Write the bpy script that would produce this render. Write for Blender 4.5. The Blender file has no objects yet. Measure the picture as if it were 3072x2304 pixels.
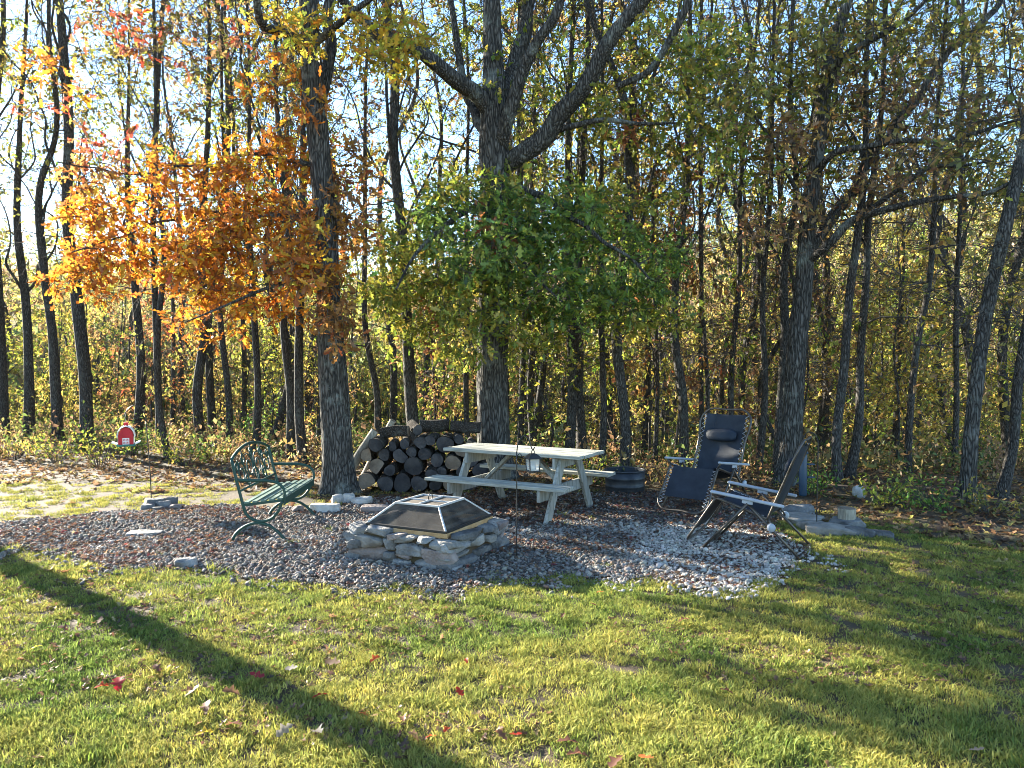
import bpy, bmesh, math, random
import numpy as np
from mathutils import Vector, Matrix
R = math.radians
rng = np.random.default_rng(7)
random.seed(7)
sc = bpy.context.scene
col = sc.collection

# ------------------------------------------------------------------ camera, sky, sun, exposure
F_PX, CX, CY = 2308.0, 1536.0, 1152.0          # the photograph is 3072 x 2304
CAM_H, PITCH = 1.83, 0.031
cam_d = bpy.data.cameras.new('camera'); cam = bpy.data.objects.new('camera', cam_d); col.objects.link(cam)
cam_d.sensor_width = 36; cam_d.lens = 36 * F_PX / 3072; cam_d.clip_end = 3000; cam_d.clip_start = .05
cam.location = (0, 0, CAM_H); cam.rotation_euler = (math.pi / 2 - PITCH, 0, 0)
sc.camera = cam
SUN_EL = 16.5
SUN_AZ = math.atan2(.64, -.768)                 # direction towards the sun in the ground plane
w = bpy.data.worlds.new('World'); sc.world = w; w.use_nodes = True
nt = w.node_tree; bgn = nt.nodes['Background']
sky = nt.nodes.new('ShaderNodeTexSky'); sky.sky_type = 'NISHITA'; sky.sun_disc = False
sky.sun_elevation = R(SUN_EL); sky.sun_rotation = math.pi / 2 - SUN_AZ
sky.air_density = 1.0; sky.dust_density = .15; sky.ozone_density = 3.0
nt.links.new(sky.outputs[0], bgn.inputs[0]); bgn.inputs[1].default_value = .075
sd = bpy.data.lights.new('sun', 'SUN'); so = bpy.data.objects.new('sun', sd); col.objects.link(so)
sd.energy = 5.0; sd.angle = R(.53); sd.color = (1, .92, .77)
sv = Vector((math.cos(SUN_AZ) * math.cos(R(SUN_EL)), math.sin(SUN_AZ) * math.cos(R(SUN_EL)), math.sin(R(SUN_EL))))
so.rotation_euler = sv.to_track_quat('Z', 'Y').to_euler(); so.location = sv * 40
sc.view_settings.view_transform = 'Standard'; sc.view_settings.look = 'None'
sc.view_settings.exposure = 2.9; sc.view_settings.gamma = 1
sc.render.engine = 'CYCLES'
cy = sc.cycles
cy.max_bounces = 7; cy.diffuse_bounces = 3; cy.glossy_bounces = 2; cy.transmission_bounces = 4; cy.transparent_max_bounces = 8
cy.caustics_reflective = False; cy.caustics_refractive = False; cy.sample_clamp_indirect = 5
cy.use_denoising = True; cy.filter_width = .9

# ------------------------------------------------------------------ maths helpers
def ray(px, py):
    cp, sp = math.cos(PITCH), math.sin(PITCH)
    a, b = (px - CX) / F_PX, (CY - py) / F_PX
    return np.array([a, cp + b * sp, -sp + b * cp])
def at(px, py, D):                               # the point on that pixel's ray at ground distance D
    d = ray(px, py); return np.array([0, 0, CAM_H]) + d * (D / d[1])
def gnd(px, py, z=0.0):                          # where the pixel's ray meets the level ground
    d = ray(px, py); return np.array([0, 0, CAM_H]) + d * ((z - CAM_H) / d[2])
def to_px(x, y, z):
    cp, sp = math.cos(PITCH), math.sin(PITCH); z = z - CAM_H
    d = y * cp - z * sp; u = y * sp + z * cp
    return CX + F_PX * x / d, CY - F_PX * u / d
def _hash(ix, iy, s):
    n = (ix * 374761393 + iy * 668265263 + s * 1442695041) & 0x7fffffff
    n = ((n ^ (n >> 13)) * 1274126177) & 0x7fffffff
    return ((n ^ (n >> 16)) & 0xffff) / 65535.0
def vnoise(x, y, s=0):
    x = np.asarray(x, float); y = np.asarray(y, float)
    ix = np.floor(x).astype(np.int64); iy = np.floor(y).astype(np.int64)
    fx = x - ix; fy = y - iy; fx = fx * fx * (3 - 2 * fx); fy = fy * fy * (3 - 2 * fy)
    a = _hash(ix, iy, s); b = _hash(ix + 1, iy, s); c = _hash(ix, iy + 1, s); d = _hash(ix + 1, iy + 1, s)
    return (a * (1 - fx) + b * fx) * (1 - fy) + (c * (1 - fx) + d * fx) * fy
def fbm(x, y, s=0, o=4):
    v = 0; a = .5
    for i in range(o):
        v = v + a * vnoise(np.asarray(x) * 2 ** i, np.asarray(y) * 2 ** i, s + i * 17); a *= .5
    return v
def smooth(e0, e1, x):
    t = np.clip((x - e0) / (e1 - e0), 0, 1); return t * t * (3 - 2 * t)
def crest(x):
    return np.interp(x, [-30, -12, -6, -2, 2, 6, 12, 30], [19, 17.5, 16.2, 14.6, 13.2, 12, 11.6, 12])
def hz(x, y):                                    # the lie of the land: level clearing, drop into a wooded valley, hill opposite
    x = np.asarray(x, float); y = np.asarray(y, float)
    d = np.maximum(0, y - crest(x))
    drop = -.19 * d * d / (d + 3.5)
    drop = -11 * (1 - np.exp(drop / 11))
    ang = x / np.maximum(y, 20)
    hill = np.interp(ang, [-1.2, -.6, -.2, .1, .35, .6, 1.2], [30, 25, 21, 27, 38, 45, 50])
    rise = smooth(62, 250, y) * hill
    rough = (fbm(x * .7, y * .7, 5) - .47) * .05 * smooth(-1, 3, y) + (fbm(x * .05, y * .05, 9) - .47) * 3 * smooth(25, 80, y)
    return drop + rise + rough
def hz1(x, y): return float(hz(x, y))
def in_poly(px, py, poly):
    c = np.zeros(np.shape(px), bool); n = len(poly)
    for i in range(n):
        (x1, y1), (x2, y2) = poly[i], poly[(i + 1) % n]
        if y1 == y2: continue
        c ^= ((y1 > py) != (y2 > py)) & (px < (x2 - x1) * (py - y1) / (y2 - y1) + x1)
    return c

# ------------------------------------------------------------------ materials
def ramp(nt, fac, cols, pos=None):
    r = nt.nodes.new('ShaderNodeValToRGB'); el = r.color_ramp.elements
    n = len(cols)
    while len(el) < n: el.new(.5)
    for i, c in enumerate(cols):
        el[i].position = pos[i] if pos else i / (n - 1); el[i].color = (*c, 1)
    nt.links.new(fac, r.inputs[0]); return r.outputs[0]
def pm(name, cols, scale=6, rough=.7, bump=.3, bscale=None, bdist=.01, stretch=(1, 1, 1), metal=0, detail=6, pos=None, rnd=0, spec=.3):
    m = bpy.data.materials.new(name); m.use_nodes = True; nt = m.node_tree; L = nt.links.new
    b = nt.nodes['Principled BSDF']; b.inputs['Roughness'].default_value = rough; b.inputs['Metallic'].default_value = metal
    b.inputs['Specular IOR Level'].default_value = spec
    tc = nt.nodes.new('ShaderNodeTexCoord'); mp = nt.nodes.new('ShaderNodeMapping'); mp.inputs['Scale'].default_value = stretch
    L(tc.outputs['Object'], mp.inputs[0])
    oi = nt.nodes.new('ShaderNodeObjectInfo')
    ad = nt.nodes.new('ShaderNodeVectorMath'); ad.operation = 'ADD'
    ml = nt.nodes.new('ShaderNodeMath'); ml.operation = 'MULTIPLY'; ml.inputs[1].default_value = 37
    L(oi.outputs['Random'], ml.inputs[0]); L(mp.outputs[0], ad.inputs[0]); L(ml.outputs[0], ad.inputs[1])
    n = nt.nodes.new('ShaderNodeTexNoise'); n.inputs['Scale'].default_value = scale; n.inputs['Detail'].default_value = detail
    n.inputs['Roughness'].default_value = .62
    L(ad.outputs[0], n.inputs['Vector'])
    p = pos or [.3 + .4 * i / (len(cols) - 1) for i in range(len(cols))]
    c = ramp(nt, n.outputs[0], cols, p)
    if rnd:
        h = nt.nodes.new('ShaderNodeHueSaturation'); mr = nt.nodes.new('ShaderNodeMapRange')
        mr.inputs['To Min'].default_value = 1 - rnd; mr.inputs['To Max'].default_value = 1 + rnd
        L(oi.outputs['Random'], mr.inputs[0]); L(mr.outputs[0], h.inputs['Value']); L(c, h.inputs['Color']); c = h.outputs[0]
    L(c, b.inputs['Base Color'])
    if bump:
        n2 = nt.nodes.new('ShaderNodeTexNoise'); n2.inputs['Scale'].default_value = bscale or scale * 4; n2.inputs['Detail'].default_value = 5
        L(ad.outputs[0], n2.inputs['Vector'])
        bn = nt.nodes.new('ShaderNodeBump'); bn.inputs['Strength'].default_value = bump; bn.inputs['Distance'].default_value = bdist
        L(n2.outputs[0], bn.inputs['Height']); L(bn.outputs[0], b.inputs['Normal'])
    return m
def bark_mat(name, dark, mid, light, lichen, sx=9, sz=1.6, lich_amt=.6):
    m = bpy.data.materials.new(name); m.use_nodes = True; nt = m.node_tree; L = nt.links.new
    b = nt.nodes['Principled BSDF']; b.inputs['Roughness'].default_value = .9; b.inputs['Specular IOR Level'].default_value = .15
    tc = nt.nodes.new('ShaderNodeTexCoord'); mp = nt.nodes.new('ShaderNodeMapping'); mp.inputs['Scale'].default_value = (sx, sx, sz)
    L(tc.outputs['Object'], mp.inputs[0])
    nz = nt.nodes.new('ShaderNodeTexNoise'); nz.inputs['Scale'].default_value = 1.3; nz.inputs['Detail'].default_value = 3; L(mp.outputs[0], nz.inputs['Vector'])
    mx = nt.nodes.new('ShaderNodeVectorMath'); mx.operation = 'MULTIPLY_ADD'; mx.inputs[1].default_value = (.8, .8, .8)
    L(nz.outputs['Color'], mx.inputs[0]); L(mp.outputs[0], mx.inputs[2])
    vo = nt.nodes.new('ShaderNodeTexVoronoi'); vo.feature = 'DISTANCE_TO_EDGE'; vo.inputs['Scale'].default_value = 3.2; L(mx.outputs[0], vo.inputs['Vector'])
    n2 = nt.nodes.new('ShaderNodeTexNoise'); n2.inputs['Scale'].default_value = 5; n2.inputs['Detail'].default_value = 8; L(mp.outputs[0], n2.inputs['Vector'])
    sm = nt.nodes.new('ShaderNodeMath'); sm.operation = 'MULTIPLY_ADD'; sm.inputs[1].default_value = 2.2; L(vo.outputs[0], sm.inputs[0])
    hm = nt.nodes.new('ShaderNodeMath'); hm.operation = 'MULTIPLY'; hm.inputs[1].default_value = .55; L(n2.outputs[0], hm.inputs[0]); L(hm.outputs[0], sm.inputs[2])
    c = ramp(nt, sm.outputs[0], [dark, mid, light], [.22, .55, 1.0])
    n3 = nt.nodes.new('ShaderNodeTexNoise'); n3.inputs['Scale'].default_value = 2.6; n3.inputs['Detail'].default_value = 9; n3.inputs['Roughness'].default_value = .7
    L(tc.outputs['Object'], n3.inputs['Vector'])
    lr = ramp(nt, n3.outputs[0], [(0, 0, 0), (lich_amt,) * 3], [.54, .66])
    mc = nt.nodes.new('ShaderNodeMix'); mc.data_type = 'RGBA'; L(lr, mc.inputs[0]); L(c, mc.inputs[6]); mc.inputs[7].default_value = (*lichen, 1)
    L(mc.outputs[2], b.inputs['Base Color'])
    bn = nt.nodes.new('ShaderNodeBump'); bn.inputs['Strength'].default_value = .9; bn.inputs['Distance'].default_value = .03
    L(sm.outputs[0], bn.inputs['Height']); L(bn.outputs[0], b.inputs['Normal'])
    return m
def leaf_mat(name, trans=.55, rough=.5, tint=False, gloss=.025):
    m = bpy.data.materials.new(name); m.use_nodes = True; nt = m.node_tree; L = nt.links.new
    for n in list(nt.nodes): nt.nodes.remove(n)
    out = nt.nodes.new('ShaderNodeOutputMaterial')
    a = nt.nodes.new('ShaderNodeAttribute'); a.attribute_name = 'Col'
    c = a.outputs['Color']
    if tint:
        t = nt.nodes.new('ShaderNodeAttribute'); t.attribute_type = 'INSTANCER'; t.attribute_name = 'tint'
        mm = nt.nodes.new('ShaderNodeMix'); mm.data_type = 'RGBA'; mm.blend_type = 'MULTIPLY'; mm.inputs[0].default_value = 1
        L(c, mm.inputs[6]); L(t.outputs['Color'], mm.inputs[7]); c = mm.outputs[2]
    else:
        oi = nt.nodes.new('ShaderNodeObjectInfo'); h = nt.nodes.new('ShaderNodeHueSaturation'); mr = nt.nodes.new('ShaderNodeMapRange')
        mr.inputs['To Min'].default_value = .485; mr.inputs['To Max'].default_value = .515
        L(oi.outputs['Random'], mr.inputs[0]); L(mr.outputs[0], h.inputs['Hue']); L(c, h.inputs['Color']); c = h.outputs[0]
    d = nt.nodes.new('ShaderNodeBsdfDiffuse'); tr = nt.nodes.new('ShaderNodeBsdfTranslucent'); g = nt.nodes.new('ShaderNodeBsdfGlossy')
    g.inputs['Roughness'].default_value = rough; g.inputs['Color'].default_value = (1, 1, 1, 1)
    L(c, d.inputs[0]); L(c, tr.inputs[0])
    m1 = nt.nodes.new('ShaderNodeMixShader'); m1.inputs[0].default_value = trans; L(d.outputs[0], m1.inputs[1]); L(tr.outputs[0], m1.inputs[2])
    m2 = nt.nodes.new('ShaderNodeMixShader'); m2.inputs[0].default_value = gloss; L(m1.outputs[0], m2.inputs[1]); L(g.outputs[0], m2.inputs[2])
    L(m2.outputs[0], out.inputs[0]); return m
def plain_tint(name, rough=.8, bump=.3):
    m = bpy.data.materials.new(name); m.use_nodes = True; nt = m.node_tree; L = nt.links.new
    b = nt.nodes['Principled BSDF']; b.inputs['Roughness'].default_value = rough; b.inputs['Specular IOR Level'].default_value = .25
    t = nt.nodes.new('ShaderNodeAttribute'); t.attribute_type = 'INSTANCER'; t.attribute_name = 'tint'
    tc = nt.nodes.new('ShaderNodeTexCoord'); n = nt.nodes.new('ShaderNodeTexNoise'); n.inputs['Scale'].default_value = 2.5; n.inputs['Detail'].default_value = 4
    L(tc.outputs['Object'], n.inputs['Vector'])
    r = ramp(nt, n.outputs[0], [(.6,) * 3, (1.15,) * 3], [.3, .7])
    mm = nt.nodes.new('ShaderNodeMix'); mm.data_type = 'RGBA'; mm.blend_type = 'MULTIPLY'; mm.inputs[0].default_value = 1
    L(t.outputs['Color'], mm.inputs[6]); L(r, mm.inputs[7]); L(mm.outputs[2], b.inputs['Base Color'])
    return m

M = {}
M['bark'] = bark_mat('oak_bark', (.016, .015, .014), (.075, .07, .062), (.16, .15, .135), (.30, .33, .29), 9, 1.6, .55)
M['bark_thin'] = bark_mat('thin_bark', (.022, .02, .018), (.085, .078, .07), (.17, .158, .142), (.24, .27, .23), 16, 3.0, .4)
M['twig'] = pm('twig_bark', [(.03, .026, .022), (.09, .078, .066)], 5, .9, 0)
M['leaf'] = leaf_mat('leaf', .55)
M['leaf_inst'] = leaf_mat('leaf_instanced', .45, tint=True)
M['grass'] = leaf_mat('grass_blade', .40, .6, tint=True, gloss=.008)
M['pebble'] = plain_tint('pebble')
M['soil'] = pm('soil', [(.035, .026, .017), (.085, .06, .037), (.06, .056, .026)], 1.3, .95, .5, 30, .02)
M['gravelbed'] = pm('gravel_fines', [(.04, .032, .026), (.10, .084, .07), (.17, .155, .14)], 7, .95, .7, 60, .02)
M['stone'] = pm('field_stone', [(.06, .06, .06), (.155, .152, .147), (.27, .263, .25)], 5, .9, .9, 30, .025, rnd=.38)
M['stone_pale'] = pm('pale_limestone', [(.26, .25, .22), (.46, .44, .40), (.6, .58, .54)], 6, .9, .8, 26, .02, rnd=.12)
M['stone_brown'] = pm('brown_sandstone', [(.13, .10, .09), (.235, .19, .17), (.32, .275, .25)], 5, .9, .9, 30, .025, rnd=.2)
M['stone_tan'] = pm('tan_slab_stone', [(.11, .1, .085), (.23, .212, .185), (.33, .31, .275)], 5, .9, .8, 26, .02, rnd=.15)
M['wood'] = pm('weathered_wood', [(.15, .15, .125), (.33, .33, .28), (.46, .455, .39)], 3, .82, .45, 10, .006, stretch=(1.2, 22, 22), rnd=.1)
M['wood_leg'] = pm('weathered_leg_wood', [(.14, .14, .12), (.29, .29, .255), (.40, .395, .35)], 3, .82, .45, 10, .006, stretch=(14, 14, 1.4), rnd=.1)
M['green'] = pm('green_enamel', [(.005, .036, .028), (.009, .055, .04)], 8, .55, .08, 60, .002, spec=.5)
M['greenwood'] = pm('green_slat_wood', [(.05, .1, .08), (.1, .17, .14), (.2, .24, .21)], 4, .55, .25, 12, .004, stretch=(20, 1.5, 20), rnd=.08)
M['black'] = pm('black_iron', [(.008, .008, .009), (.025, .022, .02)], 14, .5, .2, 60, .002, spec=.5)
M['darkmetal'] = pm('dark_galvanised', [(.03, .034, .04), (.075, .082, .09)], 7, .48, .1, 40, .003, metal=.5)
M['alu'] = pm('brushed_frame', [(.42, .41, .39), (.58, .56, .53)], 12, .5, .05, 60, .001, metal=.2)
M['rim'] = pm('rust_rim', [(.26, .14, .06), (.42, .26, .12), (.5, .34, .19)], 9, .7, .3, 40, .003)
M['tube'] = pm('chair_tube', [(.06, .05, .042), (.15, .13, .11)], 12, .38, .05, 60, .001, metal=.6)
M['plastic'] = pm('grey_blue_plastic', [(.30, .33, .37), (.4, .43, .47)], 10, .42, .05, 50, .001, spec=.5)
M['sling'] = pm('navy_sling_mesh', [(.014, .018, .026), (.034, .041, .054)], 5, .72, .5, 420, .002)
M['pillow'] = pm('navy_pillow', [(.008, .013, .024), (.02, .03, .045)], 6, .6, .4, 30, .01)
M['cord'] = pm('lace_cord', [(.30, .31, .33), (.55, .55, .56)], 8, .6, 0)
M['cut'] = pm('cut_log_end', [(.09, .066, .046), (.18, .14, .10), (.27, .215, .16)], 5, .9, .4, 24, .01, rnd=.3)
M['cut_dark'] = pm('dark_cut_log_end', [(.02, .019, .02), (.05, .047, .046), (.09, .083, .078)], 5, .92, .4, 24, .01, rnd=.3)
M['logbark'] = bark_mat('log_bark', (.018, .015, .013), (.07, .058, .047), (.15, .13, .11), (.28, .29, .25), 12, 12, .5)
M['logpale'] = pm('bare_log_wood', [(.16, .14, .105), (.3, .27, .21), (.42, .385, .31)], 4, .85, .5, 14, .01, stretch=(10, 10, 1.5))
M['red'] = pm('red_paint', [(.38, .012, .02), (.5, .022, .032)], 9, .5, .1, 60, .002)
M['white'] = pm('white_paint', [(.68, .68, .66), (.8, .8, .78)], 9, .5, .1, 60, .002)
M['teal'] = pm('teal_paint', [(.02, .13, .11), (.03, .19, .15)], 9, .5, .1, 60, .002)
M['blue'] = pm('blue_plastic', [(.006, .028, .06), (.01, .045, .09)], 9, .4, .05, 60, .002, spec=.5)
# spark-guard mesh: a woven wire cloth, holes let light through
def wire_cloth():
    m = bpy.data.materials.new('wire_cloth'); m.use_nodes = True; nt = m.node_tree; L = nt.links.new
    b = nt.nodes['Principled BSDF']; b.inputs['Metallic'].default_value = 0; b.inputs['Roughness'].default_value = .8
    tc = nt.nodes.new('ShaderNodeTexCoord'); n = nt.nodes.new('ShaderNodeTexNoise'); n.inputs['Scale'].default_value = 7; L(tc.outputs['Object'], n.inputs['Vector'])
    L(ramp(nt, n.outputs[0], [(.028, .022, .018), (.10, .078, .056)], [.35, .65]), b.inputs['Base Color'])
    ws = []
    for ax in ('X', 'Z'):
        wv = nt.nodes.new('ShaderNodeTexWave'); wv.bands_direction = ax; wv.inputs['Scale'].default_value = 60; wv.inputs['Distortion'].default_value = 0
        L(tc.outputs['Object'], wv.inputs['Vector']); ws.append(wv.outputs['Fac'])
    mx = nt.nodes.new('ShaderNodeMath'); mx.operation = 'MULTIPLY'; L(ws[0], mx.inputs[0]); L(ws[1], mx.inputs[1])
    g = nt.nodes.new('ShaderNodeMath'); g.operation = 'LESS_THAN'; g.inputs[1].default_value = .42; L(mx.outputs[0], g.inputs[0])
    L(g.outputs[0], b.inputs['Alpha']); return m
M['mesh'] = wire_cloth()
def glass():
    m = bpy.data.materials.new('lantern_glass'); m.use_nodes = True; b = m.node_tree.nodes['Principled BSDF']
    b.inputs['Base Color'].default_value = (.85, .9, .92, 1); b.inputs['Roughness'].default_value = .12; b.inputs['Alpha'].default_value = .3; return m
M['glass'] = glass()
M['candle'] = pm('candle_wax', [(.5, .48, .42), (.6, .58, .52)], 6, .6, 0)

# ------------------------------------------------------------------ mesh helpers
def tag(o, label=None, cat=None, group=None, kind=None):
    for k, v in (('label', label), ('category', cat), ('group', group), ('kind', kind)):
        if v: o[k] = v
    return o
def link(name, me, mat=None, parent=None, smooth_=False):
    o = bpy.data.objects.new(name, me); col.objects.link(o)
    if mat is not None and me is not None and not me.materials: me.materials.append(mat)
    if parent: o.parent = parent
    return o
def empty(name, loc, rz=0, label=None, cat=None, group=None):
    o = bpy.data.objects.new(name, None); col.objects.link(o); o.location = loc; o.rotation_euler = (0, 0, rz); o.empty_display_size = .1
    return tag(o, label, cat, group)
def fast_mesh(name, V, F, smooth_=False, colors=None, mat=None):
    V = np.ascontiguousarray(V, np.float32); F = np.ascontiguousarray(F, np.int32)
    me = bpy.data.meshes.new(name); me.vertices.add(len(V)); me.vertices.foreach_set('co', V.ravel())
    k = F.shape[1]; me.loops.add(F.size); me.loops.foreach_set('vertex_index', F.ravel())
    me.polygons.add(len(F)); me.polygons.foreach_set('loop_start', np.arange(0, F.size, k, dtype=np.int32))
    if smooth_: me.polygons.foreach_set('use_smooth', np.ones(len(F), bool))
    me.update(calc_edges=True)
    if colors is not None:
        a = me.color_attributes.new('Col', 'FLOAT_COLOR', 'POINT')
        c = np.ones((len(V), 4), np.float32); c[:, :3] = colors; a.data.foreach_set('color', c.ravel())
    if mat is not None: me.materials.append(mat)
    return me
def tubes(P, rad, sides=5):
    """P (n,k,3), rad (n,k): n tubes of k rings at once"""
    P = np.asarray(P, float); rad = np.asarray(rad, float); n, k, _ = P.shape
    T = np.gradient(P, axis=1); T /= np.linalg.norm(T, axis=2, keepdims=True) + 1e-9
    ref = np.where(np.abs(T[:, :1, 2:3]) > .8, np.array([[[1., 0, 0]]]), np.array([[[0, 0, 1.]]]))
    ref = np.repeat(ref, k, 1)
    A = np.cross(T, ref); A /= np.linalg.norm(A, axis=2, keepdims=True) + 1e-9
    B = np.cross(T, A)
    th = np.arange(sides) * 2 * math.pi / sides
    V = P[:, :, None, :] + rad[:, :, None, None] * (np.cos(th)[None, None, :, None] * A[:, :, None, :] + np.sin(th)[None, None, :, None] * B[:, :, None, :])
    V = V.reshape(-1, 3)
    i = np.arange(n)[:, None, None] * k * sides + np.arange(k - 1)[None, :, None] * sides
    j = np.arange(sides)[None, None, :]; j2 = (j + 1) % sides
    Fq = np.stack(np.broadcast_arrays(i + j, i + j2, i + sides + j2, i + sides + j), -1).reshape(-1, 4)
    return V, Fq
def resample(pts, n, rad=None):
    pts = np.asarray(pts, float); seg = np.linalg.norm(np.diff(pts, axis=0), axis=1); s = np.concatenate([[0], np.cumsum(seg)])
    t = np.linspace(0, s[-1], n)
    # Catmull-Rom style smoothing by cubic interpolation of each axis
    m = np.gradient(pts, s, axis=0) if len(pts) > 2 else np.repeat((pts[1:] - pts[:1]) / max(s[-1], 1e-9), 2, 0)
    idx = np.clip(np.searchsorted(s, t, side='right') - 1, 0, len(pts) - 2); h = (s[idx + 1] - s[idx])[:, None]; u = ((t - s[idx]) / (s[idx + 1] - s[idx]))[:, None]
    p = (2 * u**3 - 3 * u**2 + 1) * pts[idx] + (u**3 - 2 * u**2 + u) * h * m[idx] + (-2 * u**3 + 3 * u**2) * pts[idx + 1] + (u**3 - u**2) * h * m[idx + 1]
    if rad is None: return p
    return p, np.interp(t, s, rad)
class MB:
    def __init__(s): s.V = []; s.F = []; s.n = 0
    def add(s, V, F):
        s.V.extend([tuple(map(float, v)) for v in V]); s.F.extend([tuple(int(i) + s.n for i in f) for f in F]); s.n = len(s.V); return s
    def box(s, c, d, M3=None):
        c = np.array(c, float); d = np.array(d, float) / 2
        q = np.array([[x, y, z] for x in (-1, 1) for y in (-1, 1) for z in (-1, 1)]) * d
        if M3 is not None: q = q @ np.array(M3).T
        return s.add(q + c, [(0, 1, 3, 2), (4, 6, 7, 5), (0, 4, 5, 1), (2, 3, 7, 6), (0, 2, 6, 4), (1, 5, 7, 3)])
    def beam(s, p0, p1, wdt, hgt, up=(0, 0, 1), ext=0):
        p0 = np.array(p0, float); p1 = np.array(p1, float); t = p1 - p0; L = np.linalg.norm(t); t /= L
        a = np.cross(t, up); a /= np.linalg.norm(a); b = np.cross(a, t)
        return s.box((p0 + p1) / 2, (L + ext, wdt, hgt), np.stack([t, a, b], 1))
    def tube(s, pts, r, sides=8, n=None, cap=True, closed=False):
        pts = np.asarray(pts, float)
        if n: pts = resample(pts, n)
        k = len(pts); rad = np.full(k, r) if np.isscalar(r) else np.interp(np.linspace(0, 1, k), np.linspace(0, 1, len(r)), r)
        # parallel transport
        T = np.gradient(pts, axis=0)
        if closed: T[0] = T[-1] = pts[1] - pts[-2]
        T /= np.linalg.norm(T, axis=1, keepdims=True) + 1e-9
        a = np.cross(T[0], [0, 0, 1.]) if abs(T[0][2]) < .9 else np.cross(T[0], [1., 0, 0]); a /= np.linalg.norm(a)
        V = []; th = np.arange(sides) * 2 * math.pi / sides
        for i in range(k):
            a = a - T[i] * np.dot(a, T[i]); a /= np.linalg.norm(a) + 1e-9; b = np.cross(T[i], a)
            V.extend(pts[i] + rad[i] * (np.cos(t) * a + np.sin(t) * b) for t in th)
        Fq = [(i * sides + j, i * sides + (j + 1) % sides, (i + 1) * sides + (j + 1) % sides, (i + 1) * sides + j) for i in range(k - 1) for j in range(sides)]
        if cap and not closed: Fq += [tuple(range(sides))[::-1], tuple(range((k - 1) * sides, k * sides))]
        return s.add(V, Fq)
    def ring(s, c, r, tr, axis='y', sides=6, n=20, a0=0, a1=2 * math.pi):
        t = np.linspace(a0, a1, n); z = np.zeros(n); ca, sa = r * np.cos(t), r * np.sin(t)
        P = {'y': np.stack([ca, z, sa], 1), 'x': np.stack([z, ca, sa], 1), 'z': np.stack([ca, sa, z], 1)}[axis] + np.array(c)
        return s.tube(P, tr, sides, closed=abs(a1 - a0 - 2 * math.pi) < 1e-6)
    def lathe(s, prof, c=(0, 0, 0), n=24, axis='z'):
        V = []
        for r, z in prof:
            for i in range(n):
                t = 2 * math.pi * i / n; p = (r * math.cos(t), r * math.sin(t), z)
                if axis == 'y': p = (p[0], p[2], p[1])
                if axis == 'x': p = (p[2], p[0], p[1])
                V.append(np.array(p) + np.array(c))
        k = len(prof)
        return s.add(V, [(i * n + j, i * n + (j + 1) % n, (i + 1) * n + (j + 1) % n, (i + 1) * n + j) for i in range(k - 1) for j in range(n)])
    def mesh(s, name, mat, smooth_=False, bevel=0):
        me = bpy.data.meshes.new(name); me.from_pydata(s.V, [], s.F); me.update()
        if bevel:
            bm = bmesh.new(); bm.from_mesh(me); bmesh.ops.bevel(bm, geom=bm.edges[:], offset=bevel, segments=1, affect='EDGES'); bm.to_mesh(me); bm.free()
        bm = bmesh.new(); bm.from_mesh(me); bmesh.ops.recalc_face_normals(bm, faces=bm.faces); bm.to_mesh(me); bm.free()
        if smooth_: me.polygons.foreach_set('use_smooth', np.ones(len(me.polygons), bool))
        me.materials.append(mat); return me
    def obj(s, name, mat, parent=None, smooth_=False, bevel=0):
        return link(name, s.mesh(name, mat, smooth_, bevel), None, parent)
_ico = {}
def ico(sub):
    if sub not in _ico:
        bm = bmesh.new(); bmesh.ops.create_icosphere(bm, subdivisions=sub, radius=1)
        _ico[sub] = (np.array([v.co[:] for v in bm.verts]), np.array([[v.index for v in f.verts] for f in bm.faces])); bm.free()
    V, Fc = _ico[sub]; return V.copy(), Fc.copy()
def stone_verts(size, seed, sub=3, e=.45, rough=.10):
    """a field stone: a rounded, chipped block"""
    V, Fc = ico(sub); r = np.random.default_rng(seed)
    n = np.max(np.abs(V), axis=1, keepdims=True)
    cube = V / n
    V = V * (1 - e) * 1.05 + cube * e
    for _ in range(13):                          # knock off planes
        d = r.normal(size=3); d /= np.linalg.norm(d); h = r.uniform(.66, .92) * np.abs(d).sum() ** .62
        k = V @ d - h; V = V - np.where(k > 0, k, 0)[:, None] * d
    ph = r.uniform(0, 6, (5, 3)); q = r.normal(size=(5, 3)) * 2.3
    dn = sum(np.sin(V @ q[i] + ph[i, 0]) for i in range(5)) / 5
    q2 = r.normal(size=(4, 3)) * 9; dn = dn + .35 * sum(np.sin(V @ q2[i] + ph[i, 1]) for i in range(4)) / 2
    V = V * (1 + rough * dn)[:, None] * (1 + r.normal(0, .012, (len(V), 1)))
    return V * np.array(size) / 2, Fc
def stone_mesh(size, seed, mat, sub=3, **k):
    V, Fc = stone_verts(size, seed, sub, **k); me = fast_mesh('stone', V, Fc, sub >= 3, mat=mat); return me

# leaf outlines: base at origin, midrib along +x, blade in xy
LOBED = np.array([[0, 0, 0], [.5, 0, -.03], [1, 0, .02], [.22, .15, .03], [.34, .07, .0], [.5, .28, .06], [.66, .1, .0], [.82, .19, .04],
                  [.22, -.15, .03], [.34, -.07, .0], [.5, -.28, .06], [.66, -.1, .0], [.82, -.19, .04]])
LOBED_F = np.array([[0, 3, 4], [0, 4, 1], [1, 4, 5], [1, 5, 6], [1, 6, 2], [2, 6, 7], [0, 9, 8], [0, 1, 9], [1, 10, 9], [1, 11, 10], [1, 2, 11], [2, 12, 11]])
OVAL = np.array([[0, 0, 0], [.5, .24, .05], [1, 0, -.06], [.5, -.24, .05], [.45, 0, -.02]])
OVAL_F = np.array([[0, 4, 1], [1, 4, 2], [0, 3, 4], [3, 2, 4]])
DIAM = np.array([[0, 0, 0], [.5, .27, .07], [1, 0, -.03], [.5, -.27, .07]])
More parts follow.
